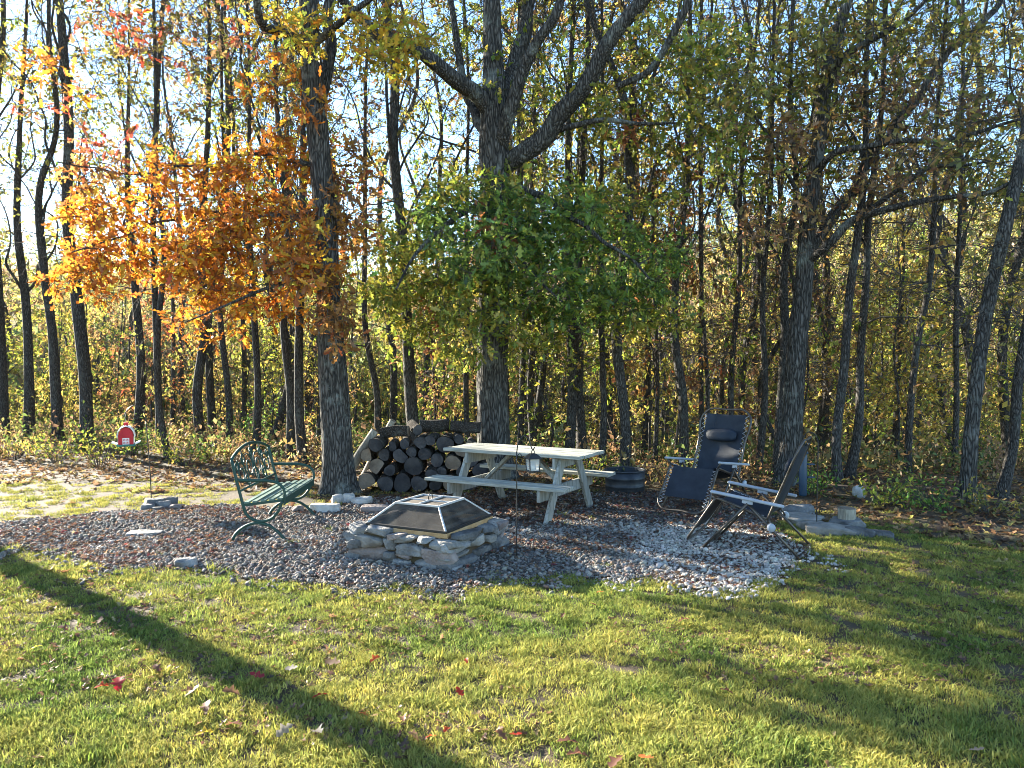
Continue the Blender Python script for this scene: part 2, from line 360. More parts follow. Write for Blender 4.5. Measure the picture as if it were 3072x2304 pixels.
DIAM_F = np.array([[0, 2, 1], [0, 3, 2]])
def leaves(P, size, C, shape='oval', r=rng, flat=.35, outdir=None):
    P = np.asarray(P, float); n = len(P)
    SV, SF = {'lobed': (LOBED, LOBED_F), 'oval': (OVAL, OVAL_F), 'diam': (DIAM, DIAM_F)}[shape]
    X = r.normal(size=(n, 3)); X[:, 2] -= .35
    if outdir is not None: X += outdir * .8
    X /= np.linalg.norm(X, axis=1, keepdims=True)
    N = r.normal(size=(n, 3)); N[:, 2] += flat * 3; N -= X * (N * X).sum(1, keepdims=True); N /= np.linalg.norm(N, axis=1, keepdims=True)
    Y = np.cross(N, X); s = np.asarray(size)[:, None, None] if np.ndim(size) else size
    V = P[:, None, :] + s * (SV[None, :, 0:1] * X[:, None] + SV[None, :, 1:2] * Y[:, None] * r.uniform(.75, 1.15, (n, 1, 1)) + SV[None, :, 2:3] * N[:, None] * r.uniform(.3, 2.4, (n, 1, 1)))
    k = len(SV); Fc = (np.arange(n)[:, None, None] * k + SF[None]).reshape(-1, 3)
    return V.reshape(-1, 3), Fc, np.repeat(C, k, 0)
def pick_cols(n, pal, wts, r=rng, jit=.18):
    pal = np.array(pal); i = r.choice(len(pal), n, p=np.array(wts) / sum(wts))
    return np.clip(pal[i] * r.normal(1, jit, (n, 1)) * r.normal(1, .06, (n, 3)), .004, .9)

# ------------------------------------------------------------------ geometry-node scatter for uncountable stuff
def scatter(name, P, rot, scl, idx, tint, protos, label, cat):
    n = len(P); me = bpy.data.meshes.new(name); me.vertices.add(n); me.vertices.foreach_set('co', np.ascontiguousarray(P, np.float32).ravel())
    def at_(nm, ty, data, key):
        a = me.attributes.new(nm, ty, 'POINT'); a.data.foreach_set(key, np.ascontiguousarray(data).ravel())
    at_('rot', 'FLOAT_VECTOR', np.asarray(rot, np.float32), 'vector'); at_('scl', 'FLOAT_VECTOR', np.asarray(scl, np.float32), 'vector')
    at_('idx', 'INT', np.asarray(idx, np.int32), 'value')
    t4 = np.ones((n, 4), np.float32); t4[:, :3] = tint; at_('tint', 'FLOAT_COLOR', t4, 'color')
    o = link(name, me); tag(o, label, cat, None, 'stuff')
    pc = bpy.data.collections.new(name + '_source')
    for i, pmesh in enumerate(protos):
        po = bpy.data.objects.new('%s_source_%02d' % (name, i), pmesh); pc.objects.link(po)
    g = bpy.data.node_groups.new(name + '_nodes', 'GeometryNodeTree'); N = g.nodes; L = g.links.new
    g.interface.new_socket('Geometry', in_out='INPUT', socket_type='NodeSocketGeometry'); g.interface.new_socket('Geometry', in_out='OUTPUT', socket_type='NodeSocketGeometry')
    gi = N.new('NodeGroupInput'); go = N.new('NodeGroupOutput'); ip = N.new('GeometryNodeInstanceOnPoints')
    ci = N.new('GeometryNodeCollectionInfo'); ci.inputs['Collection'].default_value = pc; ci.inputs['Separate Children'].default_value = True; ci.inputs['Reset Children'].default_value = True
    def na(nm, ty):
        q = N.new('GeometryNodeInputNamedAttribute'); q.data_type = ty; q.inputs[0].default_value = nm; return q.outputs[0]
    e2r = N.new('FunctionNodeEulerToRotation'); L(na('rot', 'FLOAT_VECTOR'), e2r.inputs[0])
    L(gi.outputs[0], ip.inputs['Points']); L(ci.outputs[0], ip.inputs['Instance']); ip.inputs['Pick Instance'].default_value = True
    L(na('idx', 'INT'), ip.inputs['Instance Index']); L(e2r.outputs[0], ip.inputs['Rotation']); L(na('scl', 'FLOAT_VECTOR'), ip.inputs['Scale'])
    L(ip.outputs[0], go.inputs[0])
    md = o.modifiers.new('scatter', 'NODES'); md.node_group = g
    return o

# ------------------------------------------------------------------ the land
def axis(lo, hi, fine_lo, fine_hi, step, growth=1.22):
    a = list(np.arange(fine_lo, fine_hi + 1e-6, step)); s = step
    while a[-1] < hi: s *= growth; a.append(a[-1] + s)
    s = step
    while a[0] > lo: s *= growth; a.insert(0, a[0] - s)
    return np.array(a)
gx = axis(-420, 420, -14, 14, .35); gy = axis(-40, 520, -2, 24, .35, 1.12)
GX, GY = np.meshgrid(gx, gy); GZ = hz(GX, GY)
nx, ny = len(gx), len(gy)
ii = (np.arange(ny - 1)[:, None] * nx + np.arange(nx - 1)[None]).ravel()
ground = link('ground', fast_mesh('ground', np.stack([GX, GY, GZ], -1).reshape(-1, 3), np.stack([ii, ii + 1, ii + nx + 1, ii + nx], 1), True, mat=M['soil']))
tag(ground, 'brown woodland soil falling away behind the clearing', 'ground', kind='structure')

GRAVEL_PX = [(-700, 1600), (-300, 1572), (0, 1562), (330, 1536), (640, 1524), (980, 1522), (1180, 1490), (1500, 1478), (1800, 1490), (1960, 1470), (2200, 1490), (2320, 1540), (2390, 1620), (2440, 1690), (2380, 1725),
             (2220, 1765), (2050, 1765), (1850, 1735), (1600, 1752), (1350, 1772), (1100, 1762), (850, 1748), (600, 1726), (350, 1698), (150, 1668), (0, 1640), (-300, 1640), (-700, 1650)]
GRAVEL = [tuple(gnd(a, b)[:2]) for a, b in GRAVEL_PX]
def gravel_mask(x, y, j=.12):
    jx = (fbm(x * 2.3, y * 2.3, 31) - .47) * j * 3; jy = (fbm(x * 2.3, y * 2.3, 77) - .47) * j * 3
    return in_poly(x + jx, y + jy, GRAVEL)
# the gravel bed: a thin sheet laid on the soil, following it 6 mm above
bx = np.arange(-9.5, 5, .22); by = np.arange(5.6, 10.8, .22)
BX, BY = np.meshgrid(bx, by); keep = gravel_mask(BX, BY)
vid = -np.ones(BX.shape, int); q = keep[:-1, :-1] & keep[1:, :-1] & keep[:-1, 1:] & keep[1:, 1:]
Vb = []; Fb = []
def vv(i, j):
    if vid[i, j] < 0: vid[i, j] = len(Vb); Vb.append((BX[i, j], BY[i, j], hz1(BX[i, j], BY[i, j]) + .012))
    return vid[i, j]
for i, j in zip(*np.nonzero(q)): Fb.append((vv(i, j), vv(i, j + 1), vv(i + 1, j + 1), vv(i + 1, j)))
tag(link('gravel_bed', fast_mesh('gravel_bed', np.array(Vb), np.array(Fb), True, mat=M['gravelbed'])), 'grey gravel bed round the stone fire pit', 'gravel bed', kind='structure')
FOREST_Y = lambda x: np.interp(x, [-16, -7, -4.6, -2.5, 2, 3.6, 4.6, 6, 9, 16], [11.8, 11.4, 10.9, 10.2, 9.9, 9.0, 7.7, 6.9, 6.4, 6.2])

# pebbles
def pebble_protos():
    out = []
    for i in range(7):
        V, Fc = stone_verts((1, rng.uniform(.65, .95), rng.uniform(.45, .7)), 900 + i, 2, e=.35, rough=.14); out.append(fast_mesh('pebble_shape', V, Fc, False, mat=M['pebble']))
    return out
n = 190000; x = rng.uniform(-9, 4.8, n); y = rng.uniform(5.7, 10.6, n); k = gravel_mask(x, y, .36) | ((rng.random(n) < .22) & gravel_mask(x, y + .22, .4))
x, y = x[k], y[k]; n = len(x)
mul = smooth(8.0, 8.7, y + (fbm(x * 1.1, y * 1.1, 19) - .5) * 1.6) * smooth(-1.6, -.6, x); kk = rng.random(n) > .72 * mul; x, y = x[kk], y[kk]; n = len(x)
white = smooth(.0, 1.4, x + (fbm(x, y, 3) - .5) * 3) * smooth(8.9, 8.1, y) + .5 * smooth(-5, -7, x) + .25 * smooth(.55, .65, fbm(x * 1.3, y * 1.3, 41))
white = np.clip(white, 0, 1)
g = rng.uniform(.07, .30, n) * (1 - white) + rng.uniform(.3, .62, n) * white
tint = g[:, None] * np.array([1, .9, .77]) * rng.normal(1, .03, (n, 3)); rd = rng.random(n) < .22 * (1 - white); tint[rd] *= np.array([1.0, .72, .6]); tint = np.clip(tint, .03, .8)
s = (rng.gamma(2.8, .0058, n)).clip(.009, .06)
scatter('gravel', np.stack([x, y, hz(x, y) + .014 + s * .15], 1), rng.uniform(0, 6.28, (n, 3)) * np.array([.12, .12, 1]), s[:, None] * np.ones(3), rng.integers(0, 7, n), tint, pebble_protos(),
        'loose pale grey gravel with fallen leaves round the fire pit', 'gravel')

# grass: clumps of blades
def clump(seed, nb=95, rad=.085, h=(.014, .042)):
    r = np.random.default_rng(seed); a = r.uniform(0, 6.28, nb); d = rad * np.sqrt(r.random(nb)); bx_, by_ = d * np.cos(a), d * np.sin(a)
    az = r.uniform(0, 6.28, nb); H = r.uniform(*h, nb); lean = r.uniform(.15, 1.2, nb) * H; wd = r.uniform(.0014, .0036, nb)
    fx, fy = np.cos(az), np.sin(az); V = np.zeros((nb, 5, 3))
    for i, (t, ww) in enumerate(((0, 1), (.55, .85))):
        for sgn in (0, 1):
            V[:, i * 2 + sgn] = np.stack([bx_ + fx * lean * t * t - fy * wd * ww * (sgn * 2 - 1), by_ + fy * lean * t * t + fx * wd * ww * (sgn * 2 - 1), H * t * (1 - .15 * t)], 1)
    V[:, 4] = np.stack([bx_ + fx * lean, by_ + fy * lean, H * .85], 1)
    Fc = (np.arange(nb)[:, None, None] * 5 + np.array([[0, 1, 3], [0, 3, 2], [2, 3, 4]])[None]).reshape(-1, 3)
    c = pick_cols(nb, [(.9, 1, .8), (1.25, 1.15, .8), (1.6, 1.25, 1.2), (.45, .55, .5)], [5, 4, 2, 3], r)
    return fast_mesh('grass_clump', V.reshape(-1, 3), Fc, False, np.repeat(c, 5, 0), M['grass'])
clumps = [clump(i) for i in range(6)] + [clump(20 + i, 40, .055, (.035, .08)) for i in range(3)]
n = 25000
yy = 2.6 + (rng.random(n) ** 1.1) * 9.5; xx = rng.uniform(-1, 1, n) * (yy * .82 + 1.2)
k = (~gravel_mask(xx, yy, .36)) | (rng.random(n) < .015)
fd = FOREST_Y(xx) + (fbm(xx * .9, yy * .9, 12) - .47) * 2.5
k &= (yy < fd) | (rng.random(n) < np.exp(-(yy - fd) * 2.2) * .5)
bare = fbm(xx * 1.1, yy * 1.1, 61)
fine = fbm(xx * 5.5, yy * 5.5, 161); k &= ~((bare > .58) & (rng.random(n) < .35)); k &= ~((fine > .54) & (rng.random(n) < .45))
behind = (yy > 8.6) & (xx < -1); k &= ~(behind & (rng.random(n) < .6))
xx, yy = xx[k], yy[k]; n = len(xx)
f1 = fbm(xx * .75, yy * .75, 101); f2 = fbm(xx * 3.1, yy * 3.1, 202)
straw = np.clip(smooth(.32, .60, f1 * .5 + f2 * .5) + .45 * smooth(5.0, 6.2, yy) * (rng.random(n) < .6) + .5 * (yy > 8.5), 0, 1) * rng.uniform(.5, 1, n)
gcol = np.array([.21, .275, .065]) * rng.uniform(.7, 1.25, (n, 1)); scol = np.array([.52, .45, .12]) * rng.uniform(.75, 1.25, (n, 1))
tint = gcol * (1 - straw[:, None]) + scol * straw[:, None]
tall = rng.random(n) < .045
sc_ = rng.uniform(.7, 1.25, n); tz = rng.normal(0, .1, (n, 2))
scatter('lawn_grass', np.stack([xx, yy, hz(xx, yy) - .004], 1), np.concatenate([tz, rng.uniform(0, 6.28, (n, 1))], 1), np.stack([sc_, sc_, sc_ * rng.uniform(.6, 1.15, n)], 1),
        np.where(tall, rng.integers(6, 9, n), rng.integers(0, 6, n)), tint, clumps, 'short yellow green lawn grass in front of the gravel', 'grass')

# fallen leaves too many to count
def fallen_shape(seed):
    r = np.random.default_rng(seed); V = LOBED.copy(); V[:, 0] -= .5; V[:, 1] *= r.uniform(1.0, 1.5); cv = r.uniform(.3, 1.3); V[:, 2] = cv * (V[:, 1] ** 2) * 1.4 + r.uniform(-.5, .5) * V[:, 0] ** 2 + r.normal(0, .02, len(V))
    return V
LEAFSH = [fallen_shape(i) for i in range(6)]
lprotos = [fast_mesh('fallen_leaf_shape', V, LOBED_F, False, np.ones((len(V), 3)), M['leaf_inst']) for V in LEAFSH]
def litter(name, x, y, lift, smin, smax, pal, wts, label):
    n = len(x); s = rng.uniform(smin, smax, n)
    scatter(name, np.stack([x, y, hz(x, y) + lift], 1), np.concatenate([rng.normal(0, .35, (n, 2)), rng.uniform(0, 6.28, (n, 1))], 1), s[:, None] * np.ones(3), rng.integers(0, 6, n), pick_cols(n, pal, wts), lprotos, label, 'leaf litter')
n = 64000; x = rng.uniform(-16, 16, n); y = 6.5 + rng.random(n) ** 1.5 * 24
fd = FOREST_Y(x) + (fbm(x * .9, y * .9, 12) - .47) * 2.5
k = ((y > fd - .2) | (rng.random(n) < .02)) & ~gravel_mask(x, y) & (y < crest(x) + 14)
litter('leaf_litter', x[k], y[k], .015, .07, .14, [(.20, .11, .05), (.30, .19, .09), (.12, .07, .04), (.42, .28, .12), (.36, .32, .10)], [5, 4, 3, 2, 1], 'brown fallen leaves covering the woodland floor behind the clearing')
n = 34000; x = rng.uniform(-9, 4.8, n); y = rng.uniform(5.6, 10.6, n); k = gravel_mask(x, y) & (rng.random(n) < .10 + .6 * smooth(8.0, 8.7, y) * smooth(-1.6, -.6, x) + .7 * smooth(.45, .6, fbm(x * 1.2, y * 1.2, 55)))
litter('gravel_leaf_litter', x[k], y[k], .03, .025, .065, [(.13, .07, .045), (.19, .1, .055), (.08, .05, .038), (.26, .17, .1), (.17, .05, .045)], [5, 3, 4, 2, 1], 'small dry brown and reddish leaves strewn over the gravel')
n = 9000; y = 3 + rng.random(n) * 4.2; x = rng.uniform(-1, 1, n) * (y * .8 + 1); k = ~gravel_mask(x, y) & (fbm(x * .8, y * .8, 66) > .42)
litter('lawn_leaf_litter', x[k], y[k], .022, .018, .055, [(.15, .08, .045), (.24, .14, .07), (.10, .06, .04), (.4, .3, .14)], [5, 3, 3, 1], 'small brown leaf scraps caught in the lawn grass')

# ------------------------------------------------------------------ trees
def trunk_mesh(name, pts, rad, sides=14, step=.12, ridge=.06, flare=.0, mat=None, seed=0):
    L = np.linalg.norm(np.diff(np.asarray(pts), axis=0), axis=1).sum(); n = max(6, int(L / step))
    P, rr = resample(pts, n, rad)
    T = np.gradient(P, axis=0); T /= np.linalg.norm(T, axis=1, keepdims=True) + 1e-9
    a = np.cross(T[0], [0, 1., 0]) if abs(T[0][1]) < .9 else np.cross(T[0], [1., 0, 0]); th = np.arange(sides) * 2 * math.pi / sides
    s = np.concatenate([[0], np.cumsum(np.linalg.norm(np.diff(P, axis=0), axis=1))]); V = np.zeros((n, sides, 3))
    for i in range(n):
        a = a - T[i] * np.dot(a, T[i]); a /= np.linalg.norm(a); b = np.cross(T[i], a)
        nz = (vnoise(np.cos(th) * 4 + 9, np.sin(th) * 4 + s[i] * 1.4 + 30, seed) - .5) * ridge * 2 + (vnoise(np.cos(th) * 1.2 + 5, np.sin(th) * 1.2 + s[i] * .9, seed + 3) - .5) * ridge * 2.2
        fl = 1 + flare * math.exp(-s[i] / .22) * (1 + .5 * np.sin(th * 5 + seed))
        r_ = rr[i] * (1 + nz) * fl
        V[i] = P[i] + r_[:, None] * (np.cos(th)[:, None] * a + np.sin(th)[:, None] * b)
    i = (np.arange(n - 1)[:, None] * sides); j = np.arange(sides)[None]; j2 = (j + 1) % sides
    Fq = np.stack(np.broadcast_arrays(i + j, i + j2, i + sides + j2, i + sides + j), -1).reshape(-1, 4)
    return fast_mesh(name, V.reshape(-1, 3), Fq, True, mat=mat), P, rr
def grow(nodes, nrad, A, r, upbias=.10, rmax=.05, zmin=None):
    """grow a branch from the nearest wood to every attractor"""
    cap = len(nodes) + len(A) * 4 + 4; N = np.zeros((cap, 3)); NR = np.zeros(cap); m = len(nodes); N[:m] = nodes; NR[:m] = nrad
    d0 = np.array([np.min(((nodes - a) ** 2).sum(1)) for a in A]); order = np.argsort(d0); paths = []; prad = []
    tt = np.array([0, .3, .6, .82, 1.0])[:, None]
    for oi in order:
        a = A[oi]; v = a - N[:m]; d = np.sqrt((v ** 2).sum(1)); cost = d + .5 * np.maximum(0, -v[:, 2] - .1) + .25 * (NR[:m] > .1)
        k = int(np.argmin(cost)); p0 = N[k]; ln = d[k]
        bend = r.normal(0, .10, 3) * ln; bend[2] += upbias * ln
        P = p0 + (a - p0) * tt + bend * (4 * tt * (1 - tt)) + r.normal(0, .03, (5, 3)) * ln * np.array([0, 1, 1, 1, .3])[:, None]
        r0 = min(NR[k] * .6, .004 + .011 * ln, rmax); r0 = max(r0, .0035); rads = r0 + (.003 - r0) * np.array([0, .3, .6, .85, 1])
        paths.append(P); prad.append(rads); N[m:m + 4] = P[1:]; NR[m:m + 4] = rads[1:]; m += 4
    return np.array(paths), np.array(prad)
def foliage(paths, r, twigs=4, tlen=(.15, .42), nl=5, leafy=None, droop=.1, trad=.003):
    n = len(paths); t = r.uniform(.35, 1.0, (n, twigs)); seg = np.clip((t * 4).astype(int), 0, 3); u = (t * 4 - seg)[..., None]
    ar = np.arange(n)[:, None]; S = paths[ar, seg] * (1 - u) + paths[ar, seg + 1] * u
    D = paths[:, -1] - paths[:, -3]; D /= np.linalg.norm(D, axis=1, keepdims=True) + 1e-9
    V = r.normal(size=(n, twigs, 3)) + D[:, None] * .7; V[..., 2] -= droop; V /= np.linalg.norm(V, axis=2, keepdims=True)
    ln = r.uniform(*tlen, (n, twigs, 1)); E_ = S + V * ln; Mid = (S + E_) / 2 + r.normal(0, .06, S.shape) * ln
    TP = np.stack([S, Mid, E_], 2).reshape(-1, 3, 3); TR = np.tile(np.array([trad, trad * .8, trad * .5]), (len(TP), 1))
    lt = r.uniform(.25, 1.05, (len(TP), nl, 1)); LP = TP[:, None, 0] * (1 - lt) + TP[:, None, 2] * lt
    dirs = np.repeat(V.reshape(-1, 1, 3), nl, 1)
    if leafy is not None:
        keep = np.repeat(leafy, twigs); LP = LP[keep]; dirs = dirs[keep]
    return TP, TR, LP.reshape(-1, 3), dirs.reshape(-1, 3)
def px_poly(lst, D):
    return [at(p[0], p[1], D + (p[3] if len(p) > 3 else 0)) for p in lst], [p[2] * (D + (p[3] if len(p) > 3 else 0)) / F_PX / 2 for p in lst]
def ell_px(specs, D, r):
    out = []; tag_ = []
    for e in specs:
        cx_, cy_, rx, ry, dd, th, n = e[:7]; u = r.normal(size=(n, 3)); u /= np.linalg.norm(u, axis=1, keepdims=True); u *= r.random((n, 1)) ** (1 / 2.4)
        for k in range(n): out.append(at(cx_ + u[k, 0] * rx, cy_ + u[k, 1] * ry, D + dd + u[k, 2] * th)); tag_.append(e[7] if len(e) > 7 else 0)
    return np.array(out), np.array(tag_)
def make_tree(name, label, group, base, tpts, trad, limbs, A, pals, leafsize, shape, seed, twigs=4, nl=5, leafy=None, tagA=None, tlen=(.15, .42), bark='bark', sides=14,
              step=.12, ridge=.06, flare=.35, trad_tw=.003, single=0, rmax=.05, flat=.35):
    r = np.random.default_rng(seed); b = np.array(base); root = empty(name, base, 0, label, 'tree', group)
    me, P, rr = trunk_mesh('trunk', np.array(tpts) - b, trad, sides, step, ridge, flare, M[bark], seed); link('trunk', me, None, root)
    nodes = [P[P[:, 2] > 1.2]]; nr = [rr[P[:, 2] > 1.2]]
    for (lp, lr) in limbs:
        Lq = np.linalg.norm(np.diff(np.array(lp), axis=0), axis=1).sum(); lp, lr = resample(lp, max(5, int(Lq / .35)), lr); lp[1:] += r.normal(0, .028, (len(lp) - 1, 3))
        lme, lP, lR = trunk_mesh('limb', np.array(lp) - b, lr, 10, .12, ridge, 0, M[bark], seed + 5); link('limb', lme, None, root); nodes.append(lP); nr.append(lR)
    nodes = np.concatenate(nodes); nr = np.concatenate(nr)
    paths, pr = grow(nodes, nr, A - b, r, rmax=rmax)
    d0 = np.array([np.min(((nodes - a) ** 2).sum(1)) for a in (A - b)]); order = np.argsort(d0)
    lf = leafy[order] if leafy is not None else None
    tg = tagA[order] if tagA is not None else np.zeros(len(A), int)
    TP, TR, LP, dirs = foliage(paths, r, twigs, tlen, nl, lf, trad=trad_tw)
    V1, F1 = tubes(paths, pr, 5); V2, F2 = tubes(TP, TR, 3)
    tw = link('twig_mass', fast_mesh('twig_mass', np.concatenate([V1, V2]), np.concatenate([F1, F2 + len(V1)]), True, mat=M['twig']), None, root); tw['kind'] = 'stuff'
    if lf is not None: tg = tg[lf]
    tgl = np.repeat(tg, twigs * nl); C = np.zeros((len(LP), 3)); 
    for k, (pal, wt) in enumerate(pals):
        mk = tgl == k; C[mk] = pick_cols(mk.sum(), pal, wt, r)
    # a twig's leaves share a hue
    C *= np.repeat(r.normal(1, .16, (len(LP) // nl, 1)), nl, 0); C = np.clip(C, .005, .9)
    sz = r.uniform(leafsize[0], leafsize[1], len(LP))
    keepm = np.ones(len(LP), bool)
    if single:
        pick = r.choice(len(LP), single, replace=False); keepm[pick] = False
    V, Fc, CC = leaves(LP[keepm], sz[keepm], C[keepm], shape, r, flat, dirs[keepm]); cr = link('crown', fast_mesh('crown', V, Fc, False, CC, M['leaf']), None, root); cr['kind'] = 'stuff'
    if single:                                   # the leaves that show largest, each its own piece
        shapes = []
        for q in range(24):
            k = pick[q]; sh = {'lobed': (LOBED, LOBED_F), 'oval': (OVAL, OVAL_F)}[shape]
            shapes.append(fast_mesh('leaf', sh[0] * np.array([1, 1, r.uniform(.6, 2)]), sh[1], False, np.tile(C[k], (len(sh[0]), 1)), M['leaf']))
        for q, k in enumerate(pick):
            o = bpy.data.objects.new('leaf', shapes[q % 24]); col.objects.link(o); o.parent = cr; o.location = LP[k]; o.rotation_euler = (r.normal(0, .6), r.normal(.4, .6), r.uniform(0, 6.28)); s_ = leafsize[1] * r.uniform(.95, 1.3); o.scale = (s_, s_, s_)
    return root

SUN_V = np.array(sv)
GLADES = [(-1.05, 7.1, .4), (-.76, 7.24, .5), (-.45, 7.4, .4), (-.55, 9.65, .75), (-.1, 9.45, .75), (.35, 9.2, .75), (.8, 8.95, .75), (-.9, 9.2, .45), (-.3, 8.85, .45), (2.0, 9.1, .3), (2.3, 9.5, .8), (.6, 6.9, 0), (1.2, 6.7, 0), (1.9, 6.6, 0), (2.6, 6.7, 0), (1.6, 7.4, 0), (2.3, 7.3, .5), (.6, 5.2, 0), (1.3, 4.9, 0), (2.2, 4.3, 0)]
def open_glades(A, tg, rad=.5):
    """gaps in the crowns through which the low sun reaches the clearing"""
    keep = np.ones(len(A), bool)
    for p in GLADES:
        v = A - np.array(p); t = v @ SUN_V; d = np.linalg.norm(v - t[:, None] * SUN_V, axis=1); keep &= ~((t > 0) & (d < rad))
    return A[keep], tg[keep]
ORANGE = ([(.60, .19, .025), (.66, .32, .035), (.46, .13, .025), (.60, .44, .05), (.32, .11, .03)], [5, 4, 4, 2, 3])
RUST = ([(.32, .15, .05), (.42, .22, .06), (.22, .11, .05), (.38, .1, .04)], [4, 3, 3, 1])
GREEN = ([(.11, .21, .04), (.17, .28, .045), (.26, .34, .05), (.07, .15, .04)], [4, 4, 3, 2])
YGREEN = ([(.25, .30, .045), (.36, .36, .05), (.14, .21, .035), (.48, .40, .06)], [4, 3, 3, 2])
OLIVE = ([(.24, .235, .055), (.34, .31, .06), (.16, .16, .045), (.42, .27, .07)], [4, 3, 3, 2])
YELLOW = ([(.55, .43, .08), (.44, .36, .08), (.40, .26, .08), (.28, .29, .06)], [4, 3, 3, 2])
BROWN = ([(.30, .18, .08), (.42, .26, .10), (.2, .11, .06), (.46, .36, .12)], [4, 3, 2, 2])
RED = ([(.42, .07, .045), (.3, .1, .06), (.5, .22, .05), (.25, .15, .07)], [3, 2, 1, 2])

# the oak at the left with orange leaves
D = 10.56; r1 = np.random.default_rng(101)
tp, tr = px_poly([(1018, 1484, 96), (1012, 1380, 88), (1000, 1150, 80), (988, 900, 68), (972, 620, 66), (948, 350, 66), (930, 150, 60), (925, -60, 50), (915, -500, 44, .3), (930, -1000, 36, .4), (925, -1600, 16, .5)], D)
limbs = [px_poly([(945, 330, 44), (985, 200, 36, .3), (990, 0, 32, .5), (1010, -300, 28, .8), (1050, -800, 14, 1.2)], D),
         px_poly([(925, 170, 36), (860, 110, 30, -.3), (790, 90, 26, -.6), (760, -40, 22, -.9), (700, -300, 16, -1.1), (640, -600, 8, -1.3)], D),
         px_poly([(965, 640, 17), (840, 655, 13, .1), (640, 640, 10, .2), (420, 690, 6, .1), (220, 760, 4, -1.2)], D),
         px_poly([(958, 500, 15), (800, 470, 11, .1), (600, 500, 8, .1), (380, 520, 5, 0), (180, 480, 4, -1.3)], D),
         px_poly([(985, 820, 16), (860, 850, 12, -.5), (700, 900, 8, -.9), (560, 960, 4, -1.1)], D),
         px_poly([(930, 140, 24), (1040, 60, 18, -.4), (1150, -40, 14, -.7), (1280, -200, 8, -.8)], D)]
A, tg = ell_px([(e[0], e[1], e[2], e[3], e[4] + (.9 if e[0] < 860 else 0), *e[5:]) for e in [(850, 470, 170, 80, -.6, .9, 26), (600, 540, 200, 90, -1, .8, 30), (300, 520, 160, 60, -1.2, .6, 8, 1), (760, 640, 230, 50, -.9, .9, 34), (640, 720, 240, 48, -1, .9, 30), (330, 650, 170, 50, -1.2, .7, 18), (300, 740, 150, 44, -1.2, .7, 16),
                (520, 800, 250, 46, -1.1, .8, 32), (440, 870, 200, 40, -1.1, .7, 16), (250, 820, 100, 60, -1.2, .5, 14), (900, 780, 130, 140, -.8, .8, 30), (720, 930, 190, 90, -1, .8, 28), (700, 1060, 120, 70, -1, .6, 14), (560, 1120, 60, 50, -1, .4, 3),
                (1000, 930, 50, 110, -.7, .4, 14, 1), (1060, 620, 60, 200, .2, .6, 22, 1), (1130, 110, 150, 120, -.5, .7, 26, 2), (900, 60, 140, 80, -.6, .7, 14, 2), (500, 110, 330, 110, -.9, .8, 9, 3), (260, 330, 200, 120, -1.2, .8, 5, 3),
                (850, 260, 120, 90, -.5, .6, 8, 0), (120, 180, 60, 50, -1.3, .3, 4, 0), (930, 310, 40, 60, -.4, .3, 4)]], D, r1)
up = r1.normal(size=(45, 3)) * np.array([2.2, 2.2, 2.2]) + np.array([-2.7, 10.6, 11.0]); A = np.concatenate([A, up]); tg = np.concatenate([tg, np.full(45, 2)])
A, tg = open_glades(A, tg, .36)
base = np.array([tp[0][0], D, 0]); base[2] = hz1(base[0], D) - .02
GOLDEN = ([(.62, .42, .05), (.50, .45, .06), (.58, .28, .04), (.36, .36, .05)], [4, 3, 3, 2])
make_tree('oak_tree', 'large oak with orange and gold leaves rising behind the green bench', None, base, [base] + tp[1:], tr, limbs, A, [ORANGE, RUST, GOLDEN, RED], (.09, .155), 'lobed', 11,
          twigs=5, nl=5, tagA=tg, sides=26, step=.05, ridge=.08, single=260)

# the big forked oak behind the picnic table
D = 11.8; r2 = np.random.default_rng(102)
tp, tr = px_poly([(1484, 1440, 108), (1482, 1340, 96), (1480, 1100, 92), (1484, 850, 88), (1488, 600, 88), (1483, 430, 86), (1484, 330, 80), (1478, 180, 58), (1474, 0, 50), (1468, -400, 44), (1480, -1000, 30), (1500, -1700, 12)], D)
limbs = [px_poly([(1480, 350, 56), (1430, 285, 50, -.2), (1340, 215, 44, -.5), (1220, 140, 38, -.8), (1120, 95, 30, -1.1), (1040, 20, 26, -1.4), (950, -160, 18, -1.7), (860, -500, 8, -2)], D),
         px_poly([(1500, 330, 56), (1530, 210, 48, .3), (1570, 90, 42, .5), (1590, -20, 38, .6), (1640, -400, 28, .9), (1690, -1000, 12, 1.3)], D),
         px_poly([(1495, 470, 44), (1530, 330, 40, -.3), (1580, 190, 34, -.5), (1660, 40, 28, -.7), (1720, -60, 24, -.8), (1830, -400, 14, -1)], D),
         px_poly([(1510, 500, 60), (1590, 440, 58, -.2), (1690, 340, 54, -.4), (1790, 200, 48, -.6), (1880, 60, 44, -.8), (1950, -40, 38, -1), (2080, -300, 28, -1.3), (2250, -800, 10, -1.6)], D),
         px_poly([(1475, 420, 30), (1400, 300, 26, .5), (1370, 160, 22, .8), (1360, 30, 18, 1), (1340, -300, 10, 1.2)], D),
         px_poly([(1640, 400, 20), (1760, 375, 16, -.6), (1900, 365, 12, -.7), (2030, 380, 6, -.8)], D),
         px_poly([(1490, 560, 24), (1650, 600, 18, -.9), (1820, 720, 12, -1.5), (1960, 830, 6, -1.8)], D),
         px_poly([(1480, 600, 22), (1380, 640, 17, -.9), (1270, 740, 11, -1.5), (1180, 860, 6, -1.9)], D),
         px_poly([(1490, 700, 18), (1540, 740, 14, -.9), (1600, 830, 9, -1.5), (1690, 920, 5, -1.8)], D),
         px_poly([(2110, -200, 20, -1.2), (2040, 60, 22, -1.1), (1960, 200, 20, -.9), (1850, 260, 18, -.7)], D)]
